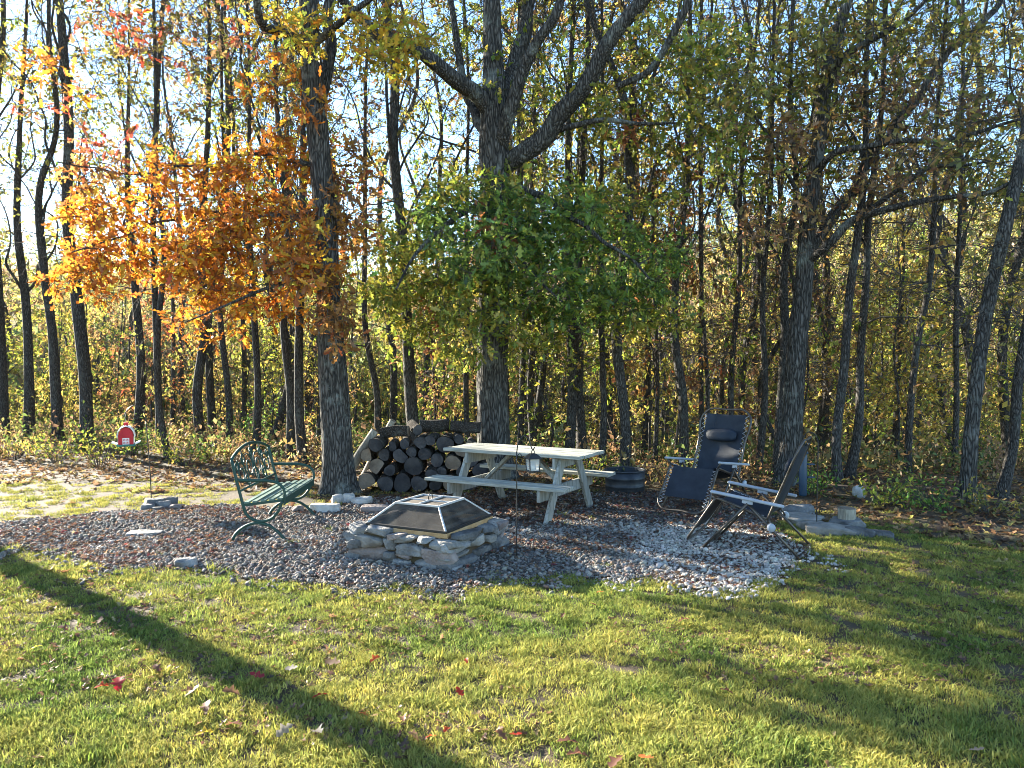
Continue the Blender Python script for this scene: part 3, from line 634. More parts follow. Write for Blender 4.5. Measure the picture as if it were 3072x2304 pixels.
A, tg = ell_px([(e[0], e[1], e[2], e[3], e[4] + (.7 if abs(e[0] - 1485) > 140 else 0), *e[5:]) for e in [(1500, 560, 230, 50, -.9, 1.1, 22, 1), (1300, 640, 210, 52, -1.0, 1.1, 26), (1610, 620, 250, 48, -1.1, 1.2, 34), (1860, 600, 200, 60, -1.0, 1.1, 24, 1), (1450, 725, 260, 46, -1.2, 1.1, 40), (1760, 715, 270, 50, -1.2, 1.2, 44), (1950, 780, 150, 60, -1.1, 1, 22), (1210, 760, 170, 56, -1.1, 1.1, 28, 1),
                (1560, 815, 290, 46, -1.3, 1.1, 46), (1860, 870, 190, 48, -1.3, 1, 34), (1340, 850, 200, 50, -1.3, 1, 30, 1), (1140, 880, 150, 60, -1.2, .9, 26, 1), (1680, 920, 230, 44, -1.4, .9, 32), (1440, 940, 190, 42, -1.4, .9, 20, 1), (1930, 960, 130, 44, -1.3, .8, 18, 1), (1230, 980, 170, 50, -1.3, .9, 26, 1), (1650, 1010, 150, 34, -1.4, .7, 10, 1), (1380, 1030, 130, 34, -1.4, .7, 10, 1),
                (1830, 320, 220, 140, -.4, 1.2, 26, 1), (1560, 160, 200, 130, 0, 1.2, 10, 1), (2010, 170, 220, 140, -.8, 1.2, 24, 1), (1360, 110, 180, 120, .5, 1.2, 14, 1), (1640, 330, 110, 130, -.2, 1, 9, 1), (2020, 420, 150, 110, -.6, .9, 14, 1), (1480, 700, 80, 50, -1.4, .4, 3, 2), (1300, 1000, 60, 40, -1.4, .4, 2, 2), (1900, 380, 60, 40, -.9, .4, 3, 2)]], D, r2)
up = r2.normal(size=(60, 3)) * np.array([3, 2.4, 2.2]) + np.array([.5, 12, 11.5]); A = np.concatenate([A, up]); tg = np.concatenate([tg, np.full(60, 1)])
A, tg = open_glades(A, tg, .36)
base = np.array([tp[0][0], D, hz1(tp[0][0], D) - .02])
make_tree('oak_tree', 'massive forked oak with green leaves behind the picnic table', None, base, [base] + tp[1:], tr, limbs, A, [GREEN, YGREEN, RUST], (.085, .145), 'lobed', 12, twigs=5, nl=5, tagA=tg, sides=30, step=.05, ridge=.09, single=240)

# the right-hand oak with long level limbs
D = 11.4; r3 = np.random.default_rng(103)
tp, tr = px_poly([(2362, 1470, 66), (2372, 1350, 58), (2392, 1050, 54), (2412, 850, 52), (2425, 650, 48), (2452, 450, 44), (2478, 250, 40), (2510, 110, 32), (2560, -60, 26), (2600, -500, 20), (2640, -1100, 8)], D)
limbs = [px_poly([(2415, 790, 26), (2480, 730, 24, -.3), (2580, 650, 22, -.6), (2700, 612, 18, -.9), (2880, 590, 14, -1.2), (3080, 530, 10, -1.5), (3300, 480, 5, -1.7)], D),
         px_poly([(2440, 530, 22), (2480, 470, 20, -.3), (2580, 440, 18, -.5), (2760, 425, 14, -.8), (2950, 390, 10, -1), (3150, 330, 5, -1.2)], D),
         px_poly([(2420, 760, 34), (2520, 620, 32, .4), (2640, 440, 28, .7), (2760, 270, 24, .9), (2880, 130, 20, 1.1), (3000, 10, 16, 1.3), (3200, -250, 8, 1.6)], D),
         px_poly([(2480, 260, 24), (2530, 170, 22, -.3), (2620, 110, 18, -.5), (2750, 40, 12, -.8), (2900, -100, 6, -1)], D),
         px_poly([(2620, 620, 16, -.6), (2740, 540, 12, -.9), (2860, 500, 9, -1.1), (2980, 480, 5, -1.3)], D),
         px_poly([(2405, 600, 14), (2330, 480, 11, -.4), (2270, 360, 8, -.7), (2200, 260, 4, -.9)], D)]
A, tg = ell_px([(2260, 250, 240, 160, -.5, 1.1, 46, 0), (2330, 420, 150, 110, -.4, .8, 22, 1), (2520, 110, 260, 110, -.4, 1.1, 40, 0), (2660, 300, 180, 120, 0, 1, 30, 1), (2850, 130, 190, 130, .3, 1.1, 34, 0), (2880, 420, 160, 110, -.7, .9, 22, 0),
                (2600, 560, 180, 90, -.4, .9, 24, 1), (2350, 620, 120, 110, -.3, .8, 22, 1), (2980, 600, 120, 90, -1, .7, 14, 0), (2960, 320, 120, 100, -.8, .7, 12, 1), (2120, 120, 160, 110, -.6, .8, 22, 2), (2200, 480, 120, 100, -.5, .8, 18, 2), (2780, 500, 150, 80, -.8, .7, 12, 1), (2180, 330, 130, 110, -.6, .7, 20, 2)], D, r3)
up = r3.normal(size=(50, 3)) * np.array([2.6, 2.4, 2.0]) + np.array([5.2, 11.5, 10.6]); A = np.concatenate([A, up]); tg = np.concatenate([tg, np.full(50, 0)])
base = np.array([tp[0][0], D, hz1(tp[0][0], D) - .02])
make_tree('oak_tree', 'oak with long level limbs behind the blue sling chairs', None, base, [base] + tp[1:], tr, limbs, A, [OLIVE, BROWN, YGREEN], (.085, .14), 'lobed', 13, twigs=4, nl=4, tagA=tg, sides=22, step=.06, ridge=.08, single=120)

# other trunks the photograph lets one pick out: px polyline (x, y, width), distance, palette, leaf count factor, label
def crown_pts(tp, r, n, zlo, zhi, rad):
    tp = np.array(tp); z = r.uniform(zlo, zhi, n) ; x = np.interp(z, tp[:, 2], tp[:, 0]); y = np.interp(z, tp[:, 2], tp[:, 1])
    k = rad * np.sqrt(r.random(n)) * np.clip(1.15 - .6 * np.abs((z - (zlo + zhi) / 2) / ((zhi - zlo) / 2)) ** 2, .3, 1); a = r.uniform(0, 6.28, n)
    return np.stack([x + k * np.cos(a), y + k * np.sin(a), z + r.normal(0, .3, n)], 1)
def forks(tp, tr, r, n, zlo, zhi, ln=(1.8, 3.6)):
    """side limbs leaving the trunk and turning upward"""
    tp = np.array(tp); out = []
    for _ in range(n):
        z = r.uniform(zlo, zhi); p = np.array([np.interp(z, tp[:, 2], tp[:, 0]), np.interp(z, tp[:, 2], tp[:, 1]), z]); r0 = np.interp(z, tp[:, 2], tr) * r.uniform(.25, .48)
        a = r.uniform(0, 6.28); L = r.uniform(*ln); o = np.array([math.cos(a), math.sin(a), 0]); t1 = r.uniform(.35, .9); k = r.normal(0, .08, (3, 3)) * L
        out.append(([p, p + o * L * .22 * t1 + [0, 0, L * .24] + k[0] * .5, p + o * L * .45 * t1 + [0, 0, L * .55] + k[1], p + o * L * .75 * t1 + [0, 0, L] + k[2]], [r0, r0 * .8, r0 * .55, .008]))
    return out
SPEC = [
 ([(1242, 1330, 48), (1236, 1200, 44), (1222, 1000, 40), (1205, 700, 38), (1192, 450, 37), (1180, 200, 35), (1172, 60, 33), (1150, -500, 26), (1120, -1200, 8)], 13.6, OLIVE, .5, 'dark upright trunk between the two big oaks behind the woodpile'),
 ([(1874, 1470, 44), (1872, 1300, 40), (1872, 1000, 38), (1880, 700, 38), (1885, 480, 38), (1880, 330, 34), (1840, 200, 24), (1800, 60, 18), (1760, -400, 8)], 12.6, YGREEN, .7, 'forked tree rising straight behind the round dark fire tub'),
 ([(2052, 1400, 36), (2050, 1200, 34), (2046, 1000, 30), (2035, 800, 28), (2040, 600, 25), (2050, 300, 20), (2060, -200, 12)], 13.2, YGREEN, .7, 'tree trunk just left of the facing blue sling chair'),
 ([(2900, 1520, 58), (2925, 1300, 52), (2948, 1100, 50), (2975, 900, 50), (3025, 700, 46), (3070, 520, 44), (3120, 250, 38), (3200, -200, 26), (3280, -800, 8)], 9.9, OLIVE, .4, 'leaning oak with lit bark at the edge of the right-hand wood'),
 ([(2512, 1500, 40), (2520, 1350, 34), (2534, 1100, 32), (2552, 900, 30), (2570, 700, 28), (2584, 500, 24), (2600, 200, 18), (2620, -300, 8)], 11.5, YGREEN, .5, 'twin straight trunk nearest the standing cut log'),
 ([(2546, 1490, 38), (2556, 1300, 32), (2572, 1050, 28), (2592, 850, 26), (2615, 650, 24), (2630, 400, 18), (2660, -100, 8)], 11.9, OLIVE, .5, 'second of the twin trunks beside the standing cut log'),
 ([(2722, 1480, 28), (2735, 1300, 24), (2752, 1050, 23), (2770, 850, 21), (2790, 680, 19), (2810, 400, 14), (2850, -100, 6)], 12.4, YELLOW, .5, 'slim dark slanting trunk left of the leaning oak'),
 ([(2330, 1450, 36), (2342, 1250, 34), (2352, 1000, 32), (2362, 800, 28), (2378, 600, 24), (2390, 300, 18), (2400, -200, 8)], 12.2, OLIVE, .5, 'dark trunk close beside the oak behind the sling chairs'),
 ([(2275, 1420, 26), (2284, 1200, 24), (2300, 900, 22), (2310, 600, 18), (2320, 200, 12), (2330, -200, 6)], 13.0, BROWN, .6, 'slim trunk behind the back of the facing sling chair'),
 ([(2196, 1400, 26), (2206, 1150, 22), (2222, 850, 20), (2240, 540, 16), (2270, 100, 10)], 14.5, YELLOW, .6, 'slim leaning trunk above the facing sling chair pillow'),
 ([(175, 1355, 42), (165, 1200, 36), (145, 1000, 32), (130, 800, 28), (118, 550, 24), (160, 420, 20), (150, 100, 14), (130, -300, 6)], 17.4, OLIVE, .6, 'lichen-grey bent trunk left of the red barn feeder'),
 ([(262, 1350, 50), (250, 1150, 44), (230, 900, 40), (205, 650, 36), (192, 400, 34), (184, 150, 30), (180, -60, 24), (175, -500, 8)], 16.0, OLIVE, .7, 'tall trunk with pale green lichen behind the red barn feeder'),
 ([(88, 1335, 40), (80, 1150, 34), (66, 900, 30), (58, 700, 26), (60, 400, 18), (70, 0, 8)], 18.5, YGREEN, .6, 'grey trunk left of the lichen-grey bent trunk'),
 ([(10, 1310, 44), (4, 1100, 40), (-4, 850, 36), (-6, 500, 28), (0, 100, 18), (0, -300, 8)], 18.2, OLIVE, .6, 'thick dark trunk at the far left of the woods'),
 ([(912, 1390, 38), (905, 1250, 36), (896, 1080, 34), (900, 900, 30), (905, 600, 24), (910, 200, 16), (900, -300, 6)], 13.4, BROWN, .6, 'crooked dark trunk immediately left of the orange oak'),
 ([(872, 1380, 34), (866, 1200, 32), (860, 980, 28), (850, 700, 24), (840, 300, 16), (830, -200, 6)], 14.2, OLIVE, .6, 'dark trunk behind the green bench back'),
 ([(505, 1390, 26), (498, 1200, 24), (490, 1000, 22), (482, 800, 18), (470, 500, 12), (470, 100, 6)], 14.2, YELLOW, .5, 'slim trunk just right of the barn feeder pole'),
 ([(604, 1370, 38), (600, 1200, 35), (596, 1000, 32), (600, 750, 28), (610, 400, 20), (620, -100, 8)], 17.2, BROWN, .6, 'straight dark trunk between barn feeder and green bench'),
 ([(690, 1370, 26), (682, 1200, 24), (672, 950, 21), (665, 650, 16), (660, 250, 8)], 16.6, YGREEN, .6, 'slim dark trunk behind the top of the green bench'),
 ([(410, 1350, 36), (408, 1150, 32), (402, 900, 28), (396, 600, 22), (390, 200, 10)], 18.5, OLIVE, .7, 'grey trunk behind the barn feeder hook'),
 ([(1706, 1420, 38), (1702, 1200, 36), (1698, 1000, 34), (1700, 700, 30), (1710, 400, 24), (1730, -100, 10)], 13.6, OLIVE, .6, 'left one of two close trunks behind the picnic table end'),
 ([(1748, 1420, 40), (1744, 1200, 38), (1738, 1000, 36), (1742, 700, 30), (1750, 350, 22), (1760, -100, 10)], 13.9, YGREEN, .6, 'right one of two close trunks behind the picnic table end'),
 ([(1806, 1430, 26), (1806, 1250, 24), (1808, 1050, 22), (1812, 750, 18), (1820, 350, 10)], 13.2, YELLOW, .5, 'smooth bluish slim trunk between the picnic table and fire tub'),
 ([(1560, 1400, 24), (1558, 1200, 22), (1556, 950, 20), (1550, 600, 16), (1545, 200, 8)], 14.0, YGREEN, .5, 'slim trunk showing just right of the forked oak'),
 ([(1602, 1400, 26), (1602, 1180, 23), (1600, 950, 20), (1604, 600, 16), (1610, 200, 8)], 15.0, BROWN, .5, 'slim trunk above the middle of the picnic table'),
 ([(1405, 1400, 22), (1404, 1200, 20), (1400, 980, 18), (1395, 650, 14), (1390, 250, 6)], 15.2, OLIVE, .5, 'slim trunk above the left end of the picnic table'),
 ([(1130, 1350, 26), (1122, 1200, 24), (1112, 1000, 22), (1100, 700, 18), (1090, 300, 10)], 15.0, BROWN, .5, 'dark trunk rising over the left half of the woodpile'),
 ([(2860, 1480, 24), (2868, 1250, 21), (2875, 950, 19), (2880, 600, 14), (2880, 200, 6)], 13.2, YELLOW, .5, 'thin upright trunk just left of the leaning oak'),
 ([(3000, 1540, 44), (3030, 1350, 38), (3056, 1150, 34), (3078, 900, 30), (3100, 500, 20), (3120, 0, 8)], 10.2, BROWN, .4, 'leaning trunk with a pale split base beyond the leaning oak'),
 ([(2120, 1400, 18), (2116, 1150, 16), (2112, 900, 14), (2108, 600, 10), (2100, 250, 5)], 14.0, YGREEN, .6, 'thin trunk touching the corner of the facing chair back'),
 ([(1965, 1410, 20), (1962, 1150, 17), (1956, 850, 14), (1950, 500, 8)], 14.2, BROWN, .6, 'thin trunk above the front of the facing sling chair'),
 ([(770, 1370, 30), (768, 1180, 27), (762, 950, 24), (755, 650, 18), (750, 250, 8)], 15.4, OLIVE, .6, 'grey trunk over the peak of the green bench back'),
]
for i, (pl, D, pal, fac, lab) in enumerate(SPEC):
    r = np.random.default_rng(300 + i); pl = [(pl[0][0], pl[0][1], pl[0][2] * .8)] + [(p[0] + r.normal(0, 4) * (1 + .05 * p[2]), p[1], p[2] * .8, r.normal(0, .08)) for p in pl[1:]]; tp, tr = px_poly(pl, D); bz = hz1(tp[0][0], D)
    base = np.array([tp[0][0], D, bz - .03]); tp = [base] + [p for p in tp if p[2] > bz + .15]; tr = [tr[0]] + tr[-(len(tp) - 1):]
    top = tp[-1]; ht = max(13.5, top[2] + 1.5)
    if top[2] < ht - 1:
        tp = tp + [top + np.array([r.normal(0, .3), r.normal(0, .3), (ht - top[2])])]; tr[-1] = max(tr[-1], .03); tr = tr + [.015]
    left = tp[0][0] < -3; nA = int(34 * fac + 12) if not left else int(44 * fac + 16); A = crown_pts(tp, r, nA, 6.2 if left else 4.4, ht - .3, 2.1); low = crown_pts(tp, r, 64, 3.6 if left else 1.8, 9.5, 1.9); A = np.concatenate([A, low]); lf = np.concatenate([np.ones(nA, bool), r.random(64) < .1])
    make_tree('woodland_tree', lab, None, base, tp, tr, forks(tp, tr, r, int(r.integers(4, 8)), 3.2, 9.5), A, [pal], (.09, .145), 'diam', 400 + i, twigs=5, nl=6, leafy=lf, tlen=(.25, .85), bark='bark_thin' if pl[0][2] < 42 else 'bark', sides=12, step=.14, flare=.25, trad_tw=.0055, rmax=.045)

# the tree outside the picture whose trunk throws the long shadow over the lawn
tb = np.array([-8.75, 10.35]); r = np.random.default_rng(77)
base = np.array([tb[0], tb[1], hz1(*tb) - .02]); tp = [base, base + [.02, 0, 2], base + [-.05, .05, 5], base + [.05, 0, 9], base + [.1, .1, 13], base + [.1, .1, 17]]
A = crown_pts(tp, r, 170, 8.5, 17, 3)
make_tree('oak_tree', 'straight oak standing alone left of the gravel', None, base, tp, [.18, .15, .135, .11, .07, .03], [], A, [YGREEN], (.09, .15), 'diam', 78, twigs=5, nl=7, sides=18, step=.1)

def where(X, Y):
    px = to_px(X, Y, CAM_H)[0]
    t = [(-60, 'beyond the far left trunk'), (150, 'left of the bent lichen-grey trunk'), (330, 'behind the lichened trunk'), (520, 'behind the red barn feeder'), (850, 'behind the green bench'), (1070, 'behind the orange oak'), (1400, 'behind the woodpile'), (1620, 'behind the forked oak'), (1830, 'behind the picnic table end'),
         (2080, 'behind the round fire tub'), (2300, 'behind the facing sling chair'), (2480, 'behind the side-on sling chair'), (2660, 'behind the standing cut log'), (2860, 'left of the leaning oak'), (3100, 'behind the leaning oak')]
    p = next((q for a, q in t if px < a), 'right of the leaning oak')
    return p + (', near the brow' if Y < crest(X) + 6 else ', down the slope' if Y < crest(X) + 16 else ', deep in the wood')
# kinds of woodland tree, each built once and copied
def copy_tree(root, loc, rz, s, label, group):
    c = root.copy(); col.objects.link(c); c.location = loc; c.rotation_euler = (0, 0, rz); c.scale = s; tag(c, label, 'tree', group)
    for ch in root.children:
        d = ch.copy(); col.objects.link(d); d.parent = c
    return c
KINDS = [(a, b, c, d, int(e * .125)) for a, b, c, d, e in [('olive-leaved tree', OLIVE, 15, .12, 150), ('yellow-green-leaved tree', YGREEN, 16, .11, 170), ('golden-leaved tree', YELLOW, 14, .10, 160),
         ('brown-leaved tree', BROWN, 15, .13, 150), ('tall bare-stemmed tree', OLIVE, 18, .14, 150), ('thin crooked tree', YGREEN, 11, .07, 120)]]
place = []
r = np.random.default_rng(55); tries = 0; used = []
while len(place) < 150 and tries < 9000:
    tries += 1; px = r.uniform(-500, 3500); Dd = 14.8 + 34 * r.random() ** 1.25
    X = (px - CX) / F_PX * Dd
    if Dd < crest(X) + .8: continue
    if px < -60 and Dd > 10: 
        continue
    lane = False
    for (sx, sy) in ((-.6, 9.7), (.2, 9.3), (.9, 8.9), (-.8, 7.2), (2.4, 9.5), (2.4, 7.4), (-2.5, 8.3)):
        tl = (X - sx) * -.768 + (Dd - sy) * .64; pd = abs((X - sx) * .64 + (Dd - sy) * .768); lane |= (0 < tl < 45 and pd < .45)
    if lane: continue
    if any(abs(px - q) < 5 + 90 / Dd and abs(Dd - e) < 9 for q, e in used): continue
    used.append((px, Dd)); place.append((X, Dd))
protos = {}
for i, (X, Y) in enumerate(place):
    k = int(r.choice(6, p=[.2, .2, .19, .15, .12, .14])); lab, pal, H, rad, nA = KINDS[k]; k = 4 if (X < -3.5 and Y < 23 and r.random() < .8) else k; lab, pal, H, rad, nA = KINDS[k]; v = int(r.integers(0, 2)); z = hz1(X, Y) - .05; lab = lab + ' ' + where(X, Y)
    grp = ['olive woodland trees', 'yellow green woodland trees', 'golden woodland trees', 'brown woodland trees', 'tall bare-stemmed woodland trees', 'thin crooked woodland trees'][k]
    s = r.uniform(.85, 1.15) * (1 - .25 * float(smooth(18, 34, Y))); w_ = r.uniform(.42, 1.0)
    if (k, v) not in protos:
        rr_ = np.random.default_rng(900 + k * 7 + v); cr = .2 if k != 5 else .34
        b0 = np.array([X, Y, z]); zs = np.linspace(0, H, 7); tp = [b0 + [rr_.normal(0, cr) * (q > 0) * (1 + q * .12), rr_.normal(0, cr) * (q > 0) * (1 + q * .12), q] for q in zs]
        lo = {4: 8.5, 5: 2.2}.get(k, 3.6); A = crown_pts(tp, rr_, nA, z + lo, z + H, 2.2 if k != 5 else 1.7); low = crown_pts(tp, rr_, 26, z + 1.2, z + 5.5, 1.5)
        A = np.concatenate([A, low]); hi = crown_pts(tp, rr_, 34, z + 4, z + H, 2.0); A = np.concatenate([A, hi])
        lf = np.concatenate([np.ones(nA, bool), rr_.random(26) < .35, rr_.random(34) < .1])
        protos[(k, v)] = make_tree('woodland_tree', lab, grp, b0, tp, list(rad * np.array([1, .92, .8, .66, .5, .32, .12])), forks(tp, list(rad * np.array([1, .92, .8, .66, .5, .32, .12])), rr_, 4, z + 3.5, z + H * .75), A, [pal], (.11, .18), 'diam', 950 + k * 7 + v, twigs=6, nl=6, leafy=lf, tlen=(.3, .95), bark='bark_thin', sides=9, step=.25, flare=.25, trad_tw=.007, rmax=.04)
    else:
        copy_tree(protos[(k, v)], (X, Y, z), r.uniform(0, 6.28), (w_, w_, s), lab, grp)

# saplings of the understorey
SAP = [('yellow sapling', YELLOW), ('brown sapling', BROWN), ('green sapling', YGREEN), ('rusty sapling', RUST)]
sp = {}; r = np.random.default_rng(66)
for i in range(58):
    px = r.uniform(-250, 3320); X = 0
    for _ in range(30):
        Dd = 12.5 + 22 * r.random() ** 1.4; X = (px - CX) / F_PX * Dd
        if Dd > crest(X) - .3 + (4 if X < -3 else 0): break
    k = int(r.choice(4, p=[.36, .24, .33, .07])); v = int(r.integers(0, 3)); lab, pal = SAP[k]; grp = ['yellow saplings', 'brown saplings', 'green saplings', 'rusty saplings'][k]; z = hz1(X, Dd) - .02; lab = lab + ' ' + where(X, Dd)
    if (k, v) not in sp:
        rr_ = np.random.default_rng(1200 + k * 5 + v); b0 = np.array([X, Dd, z]); H = rr_.uniform(3.6, 6); tp = [b0 + [rr_.normal(0, .09) * (q > 0), rr_.normal(0, .09) * (q > 0), q] for q in np.linspace(0, H, 6)]
        A = crown_pts(tp, rr_, 46, z + .9, z + H, 1.2)
        sp[(k, v)] = make_tree('sapling', lab, grp, b0, tp, list(.028 * np.array([1, .9, .75, .6, .4, .15])), [], A, [pal], (.08, .14), 'diam', 1300 + k * 5 + v, twigs=5, nl=5, tlen=(.2, .55), bark='bark_thin', sides=6, step=.3, flare=.2, trad_tw=.004, rmax=.012, flat=.5)
    else:
        copy_tree(sp[(k, v)], (X, Dd, z), r.uniform(0, 6.28), (r.uniform(.8, 1.2),) * 2 + (r.uniform(.7, 1.3),), lab, grp)

# shrubs and weeds along the edge of the clearing
def shrub(px, py, h, rad, pal, label, seed, nleaf=260, ls=(.045, .085)):
    g = gnd(px, py); r = np.random.default_rng(seed); root = empty('shrub', (g[0], g[1], hz1(g[0], g[1]) - .01), 0, label, 'shrub'); ns = 14
    a = r.uniform(0, 6.28, ns); d = rad * np.sqrt(r.random(ns)); E_ = np.stack([d * np.cos(a), d * np.sin(a), h * r.uniform(.5, 1, ns)], 1); S = E_ * np.array([.15, .15, 0])
    tt = np.linspace(0, 1, 5)[None, :, None]; P = S[:, None] + (E_ - S)[:, None] * tt + np.array([0, 0, 1]) * (h * .12) * (4 * tt * (1 - tt)); V, Fq = tubes(P, np.tile(np.linspace(.006, .002, 5), (ns, 1)), 4)
    st = link('stem', fast_mesh('stem', V, Fq, True, mat=M['twig']), None, root); st['kind'] = 'stuff'
    k = r.integers(0, ns, nleaf); t = r.uniform(.3, 1.05, nleaf)[:, None]; LP = S[k] + (E_[k] - S[k]) * t + r.normal(0, .07, (nleaf, 3)) * rad * 1.6; LP[:, 2] = np.abs(LP[:, 2]) + .02
    V, Fc, CC = leaves(LP, r.uniform(*ls, nleaf), pick_cols(nleaf, *pal, r), 'oval', r, .9); f = link('foliage', fast_mesh('foliage', V, Fc, False, CC, M['leaf']), None, root); f['kind'] = 'stuff'
for i, a in enumerate([(300, 1400, .8, .55, YGREEN, 'leafy green shrub under the red barn feeder'), (170, 1390, .55, .6, YGREEN, 'low pale green shrub left of the barn feeder'), (40, 1380, .5, .6, YELLOW, 'yellowing low shrub at the left wood edge'), (390, 1370, .5, .45, GREEN, 'dark green low shrub behind the barn feeder pole'),
                       (560, 1395, .55, .6, YGREEN, 'pale weedy shrub between the barn feeder and the bench'), (640, 1385, .45, .5, GREEN, 'green weedy shrub behind the bench post'), (760, 1340, 1.0, .6, GREEN, 'dark cedar-green bush behind the bench back'), (700, 1380, .45, .4, BROWN, 'brown weedy shrub behind the bench seat'),
                       (2640, 1520, .4, .5, YGREEN, 'low green shrub behind the white stone'), (2800, 1530, .35, .6, GREEN, 'low dark shrub left of the leaning oak base'), (2970, 1545, .35, .5, OLIVE, 'olive ground shrub at the foot of the leaning trunk'), (2440, 1490, .45, .45, GREEN, 'small green shrub behind the blue tube feeder'),
                       (2000, 1460, .4, .4, BROWN, 'dry brown weeds behind the round fire tub'), (1760, 1450, .4, .5, YGREEN, 'green weeds behind the picnic table end')]):
    shrub(*a[:5], a[5], 2000 + i)

# low ground cover along the brow, and the wood on the slope opposite: masses nobody could count
def spray_proto(seed, n, rad, h, ls, shape='diam', stem=True):
    r = np.random.default_rng(seed); P = r.normal(size=(n, 3)) * np.array([rad, rad, h]) * .5; P[:, 2] = np.abs(P[:, 2]) + .02
    V, Fc, C = leaves(P, r.uniform(*ls, n), np.clip(r.normal(1, .2, (n, 1)) * np.ones((n, 3)), .4, 1.6), shape, r, .6); return fast_mesh('leaf_spray', V, Fc, False, C, M['leaf_inst'])
n = 5200; x = rng.uniform(-22, 22, n); y = crest(x) - 2.4 + rng.random(n) ** 1.2 * 16; k = (y > FOREST_Y(x) + .4) & ((fbm(x * .8, y * .8, 88) + (y - crest(x)) * .05) > rng.uniform(.34, .6, n)); x, y = x[k], y[k]; n = len(x); sc_ = rng.uniform(.6, 1.5, n)
scatter('ground_cover', np.stack([x, y, hz(x, y)], 1), np.stack([np.zeros(n), np.zeros(n), rng.uniform(0, 6.28, n)], 1), np.stack([sc_, sc_, sc_ * rng.uniform(.6, 1.3, n)], 1), rng.integers(0, 4, n),
        pick_cols(n, [(.12, .16, .04), (.2, .2, .05), (.3, .2, .09), (.38, .28, .1), (.08, .11, .035), (.22, .13, .07)], [3, 2, 4, 2, 3, 4]), [spray_proto(30 + i, 38, .34, .42, (.05, .1)) for i in range(4)], 'low tangled green and brown undergrowth along the wood edge', 'undergrowth')
n = 3400; ang = rng.uniform(-1.15, 1.15, n); y = 50 + rng.random(n) ** 1.2 * 240; x = ang * y; sc_ = rng.uniform(.7, 1.35, n) * (1 + y / 300)
far_t = pick_cols(n, [(.46, .38, .12), (.42, .28, .15), (.28, .30, .1), (.54, .46, .14), (.36, .23, .14), (.2, .24, .09), (.3, .24, .18)], [5, 3, 5, 4, 2, 3, 2])
scatter('distant_wood', np.stack([x, y, hz(x, y) + 1.2 * sc_], 1), np.stack([np.zeros(n), np.zeros(n), rng.uniform(0, 6.28, n)], 1), np.stack([sc_, sc_, sc_], 1), rng.integers(0, 5, n), far_t,
        [spray_proto(50 + i, 420, 5.2, 6.5, (.35, .75)) for i in range(5)], 'autumn yellow wood covering the far hillside', 'distant wood')

# ------------------------------------------------------------------ stone fire pit with spark guard
PIT = (-.78, 7.31); PA = -.455
pit = empty('fire_pit', (*PIT, hz1(*PIT)), PA, 'square dry-stacked stone fire pit in the middle of the gravel', 'fire pit')
H2 = .57
def pit_stone(side, u0, u1, z0, z1, k, mat):
    u0, u1 = u0 * 1.13, u1 * 1.13; dep = random.uniform(.16, .22); c = H2 - dep / 2 + random.uniform(-.018, .016); w_ = (u1 - u0) * 1.0; h_ = (z1 - z0) * 1.0
    o = link('stone', stone_mesh((w_ * .985, dep, h_ * .97), 5000 + k, mat, 4, e=.9, rough=.045), None, pit)
    u = (u0 + u1) / 2; z = (z0 + z1) / 2
    if side == 0: o.location = (u, -c, z); rz = 0
    elif side == 1: o.location = (c, u, z); rz = math.pi / 2
    elif side == 2: o.location = (-u, c, z); rz = math.pi
    else: o.location = (-c, -u, z); rz = -math.pi / 2
    o.rotation_euler = (random.uniform(-.05, .05), random.uniform(-.06, .06), rz + random.uniform(-.07, .07))
front = [(150, 600, 760, 945, 2), (125, 335, 580, 755, 0), (330, 610, 550, 640, 0), (255, 555, 645, 790, 1), (555, 690, 655, 825, 0), (610, 770, 610, 685, 2), (680, 895, 630, 725, 1), (560, 685, 825, 965, 0), (680, 850, 835, 900, 2), (580, 870, 895, 1040, 0),
         (695, 990, 690, 905, 0), (880, 1190, 905, 1060, 0), (1000, 1305, 690, 785, 1), (905, 1060, 645, 715, 0), (970, 1300, 785, 985, 2), (1180, 1310, 980, 1060, 0)]
k = 0
for (x0, x1, y0, y1, m) in front:
    f = lambda x: -.515 + (x - 150) / 1150 * 1.03
    xm = (x0 + x1) / 2; yt = 555 + (xm - 150) / 1150 * 110; yb = 925 + (xm - 150) / 1150 * 120; g_ = lambda y: max(-.03, (yb - y) / (yb - yt) * .288)
    pit_stone(0, f(x0), f(x1), g_(y1), g_(y0), k, M[('stone', 'stone_tan', 'stone_brown')[m]]); k += 1
right = [(a, b, c * .91, d * .91) for a, b, c, d in [(.0, .33, .15, .26), (.0, .34, .105, .15), (.0, .42, -.02, .105), (.12, .58, .235, .315), (.33, .62, .13, .235), (.42, .75, -.02, .13), (.6, .8, .2, .3), (.62, .78, .12, .2), (.75, 1.0, -.02, .15), (.78, 1.02, .15, .32)]]
for (a, b, z0, z1) in right:
    pit_stone(1, -.5 + a * 1.0, -.5 + b * 1.0, z0, z1, k, M[('stone', 'stone', 'stone_tan')[k % 3]]); k += 1
for side in (2, 3):
    z = -.02
    for row in range(3):
        u = -.5; h = random.uniform(.095, .125)
        while u < .46:
            ww = min(random.uniform(.17, .34), .52 - u); pit_stone(side, u, u + ww, z, z + h, k, M[random.choice(('stone', 'stone', 'stone_brown'))]); u += ww; k += 1
        z += h
core = MB()  # added dark boxes behind the stones, standing in for shade in the gaps
for s_ in (-1, 1): core.box((0, s_ * .45, .12), (.98, .11, .265)); core.box((s_ * .45, 0, .1201), (.11, .78, .2648))
core.obj('gap_shade_core', M['soil'], pit)
MB().lathe([(.0, .02), (.36, .02), (.34, .05), (.0, .06)], n=18).obj('ash_bed', M['soil'], pit)
rim = MB()
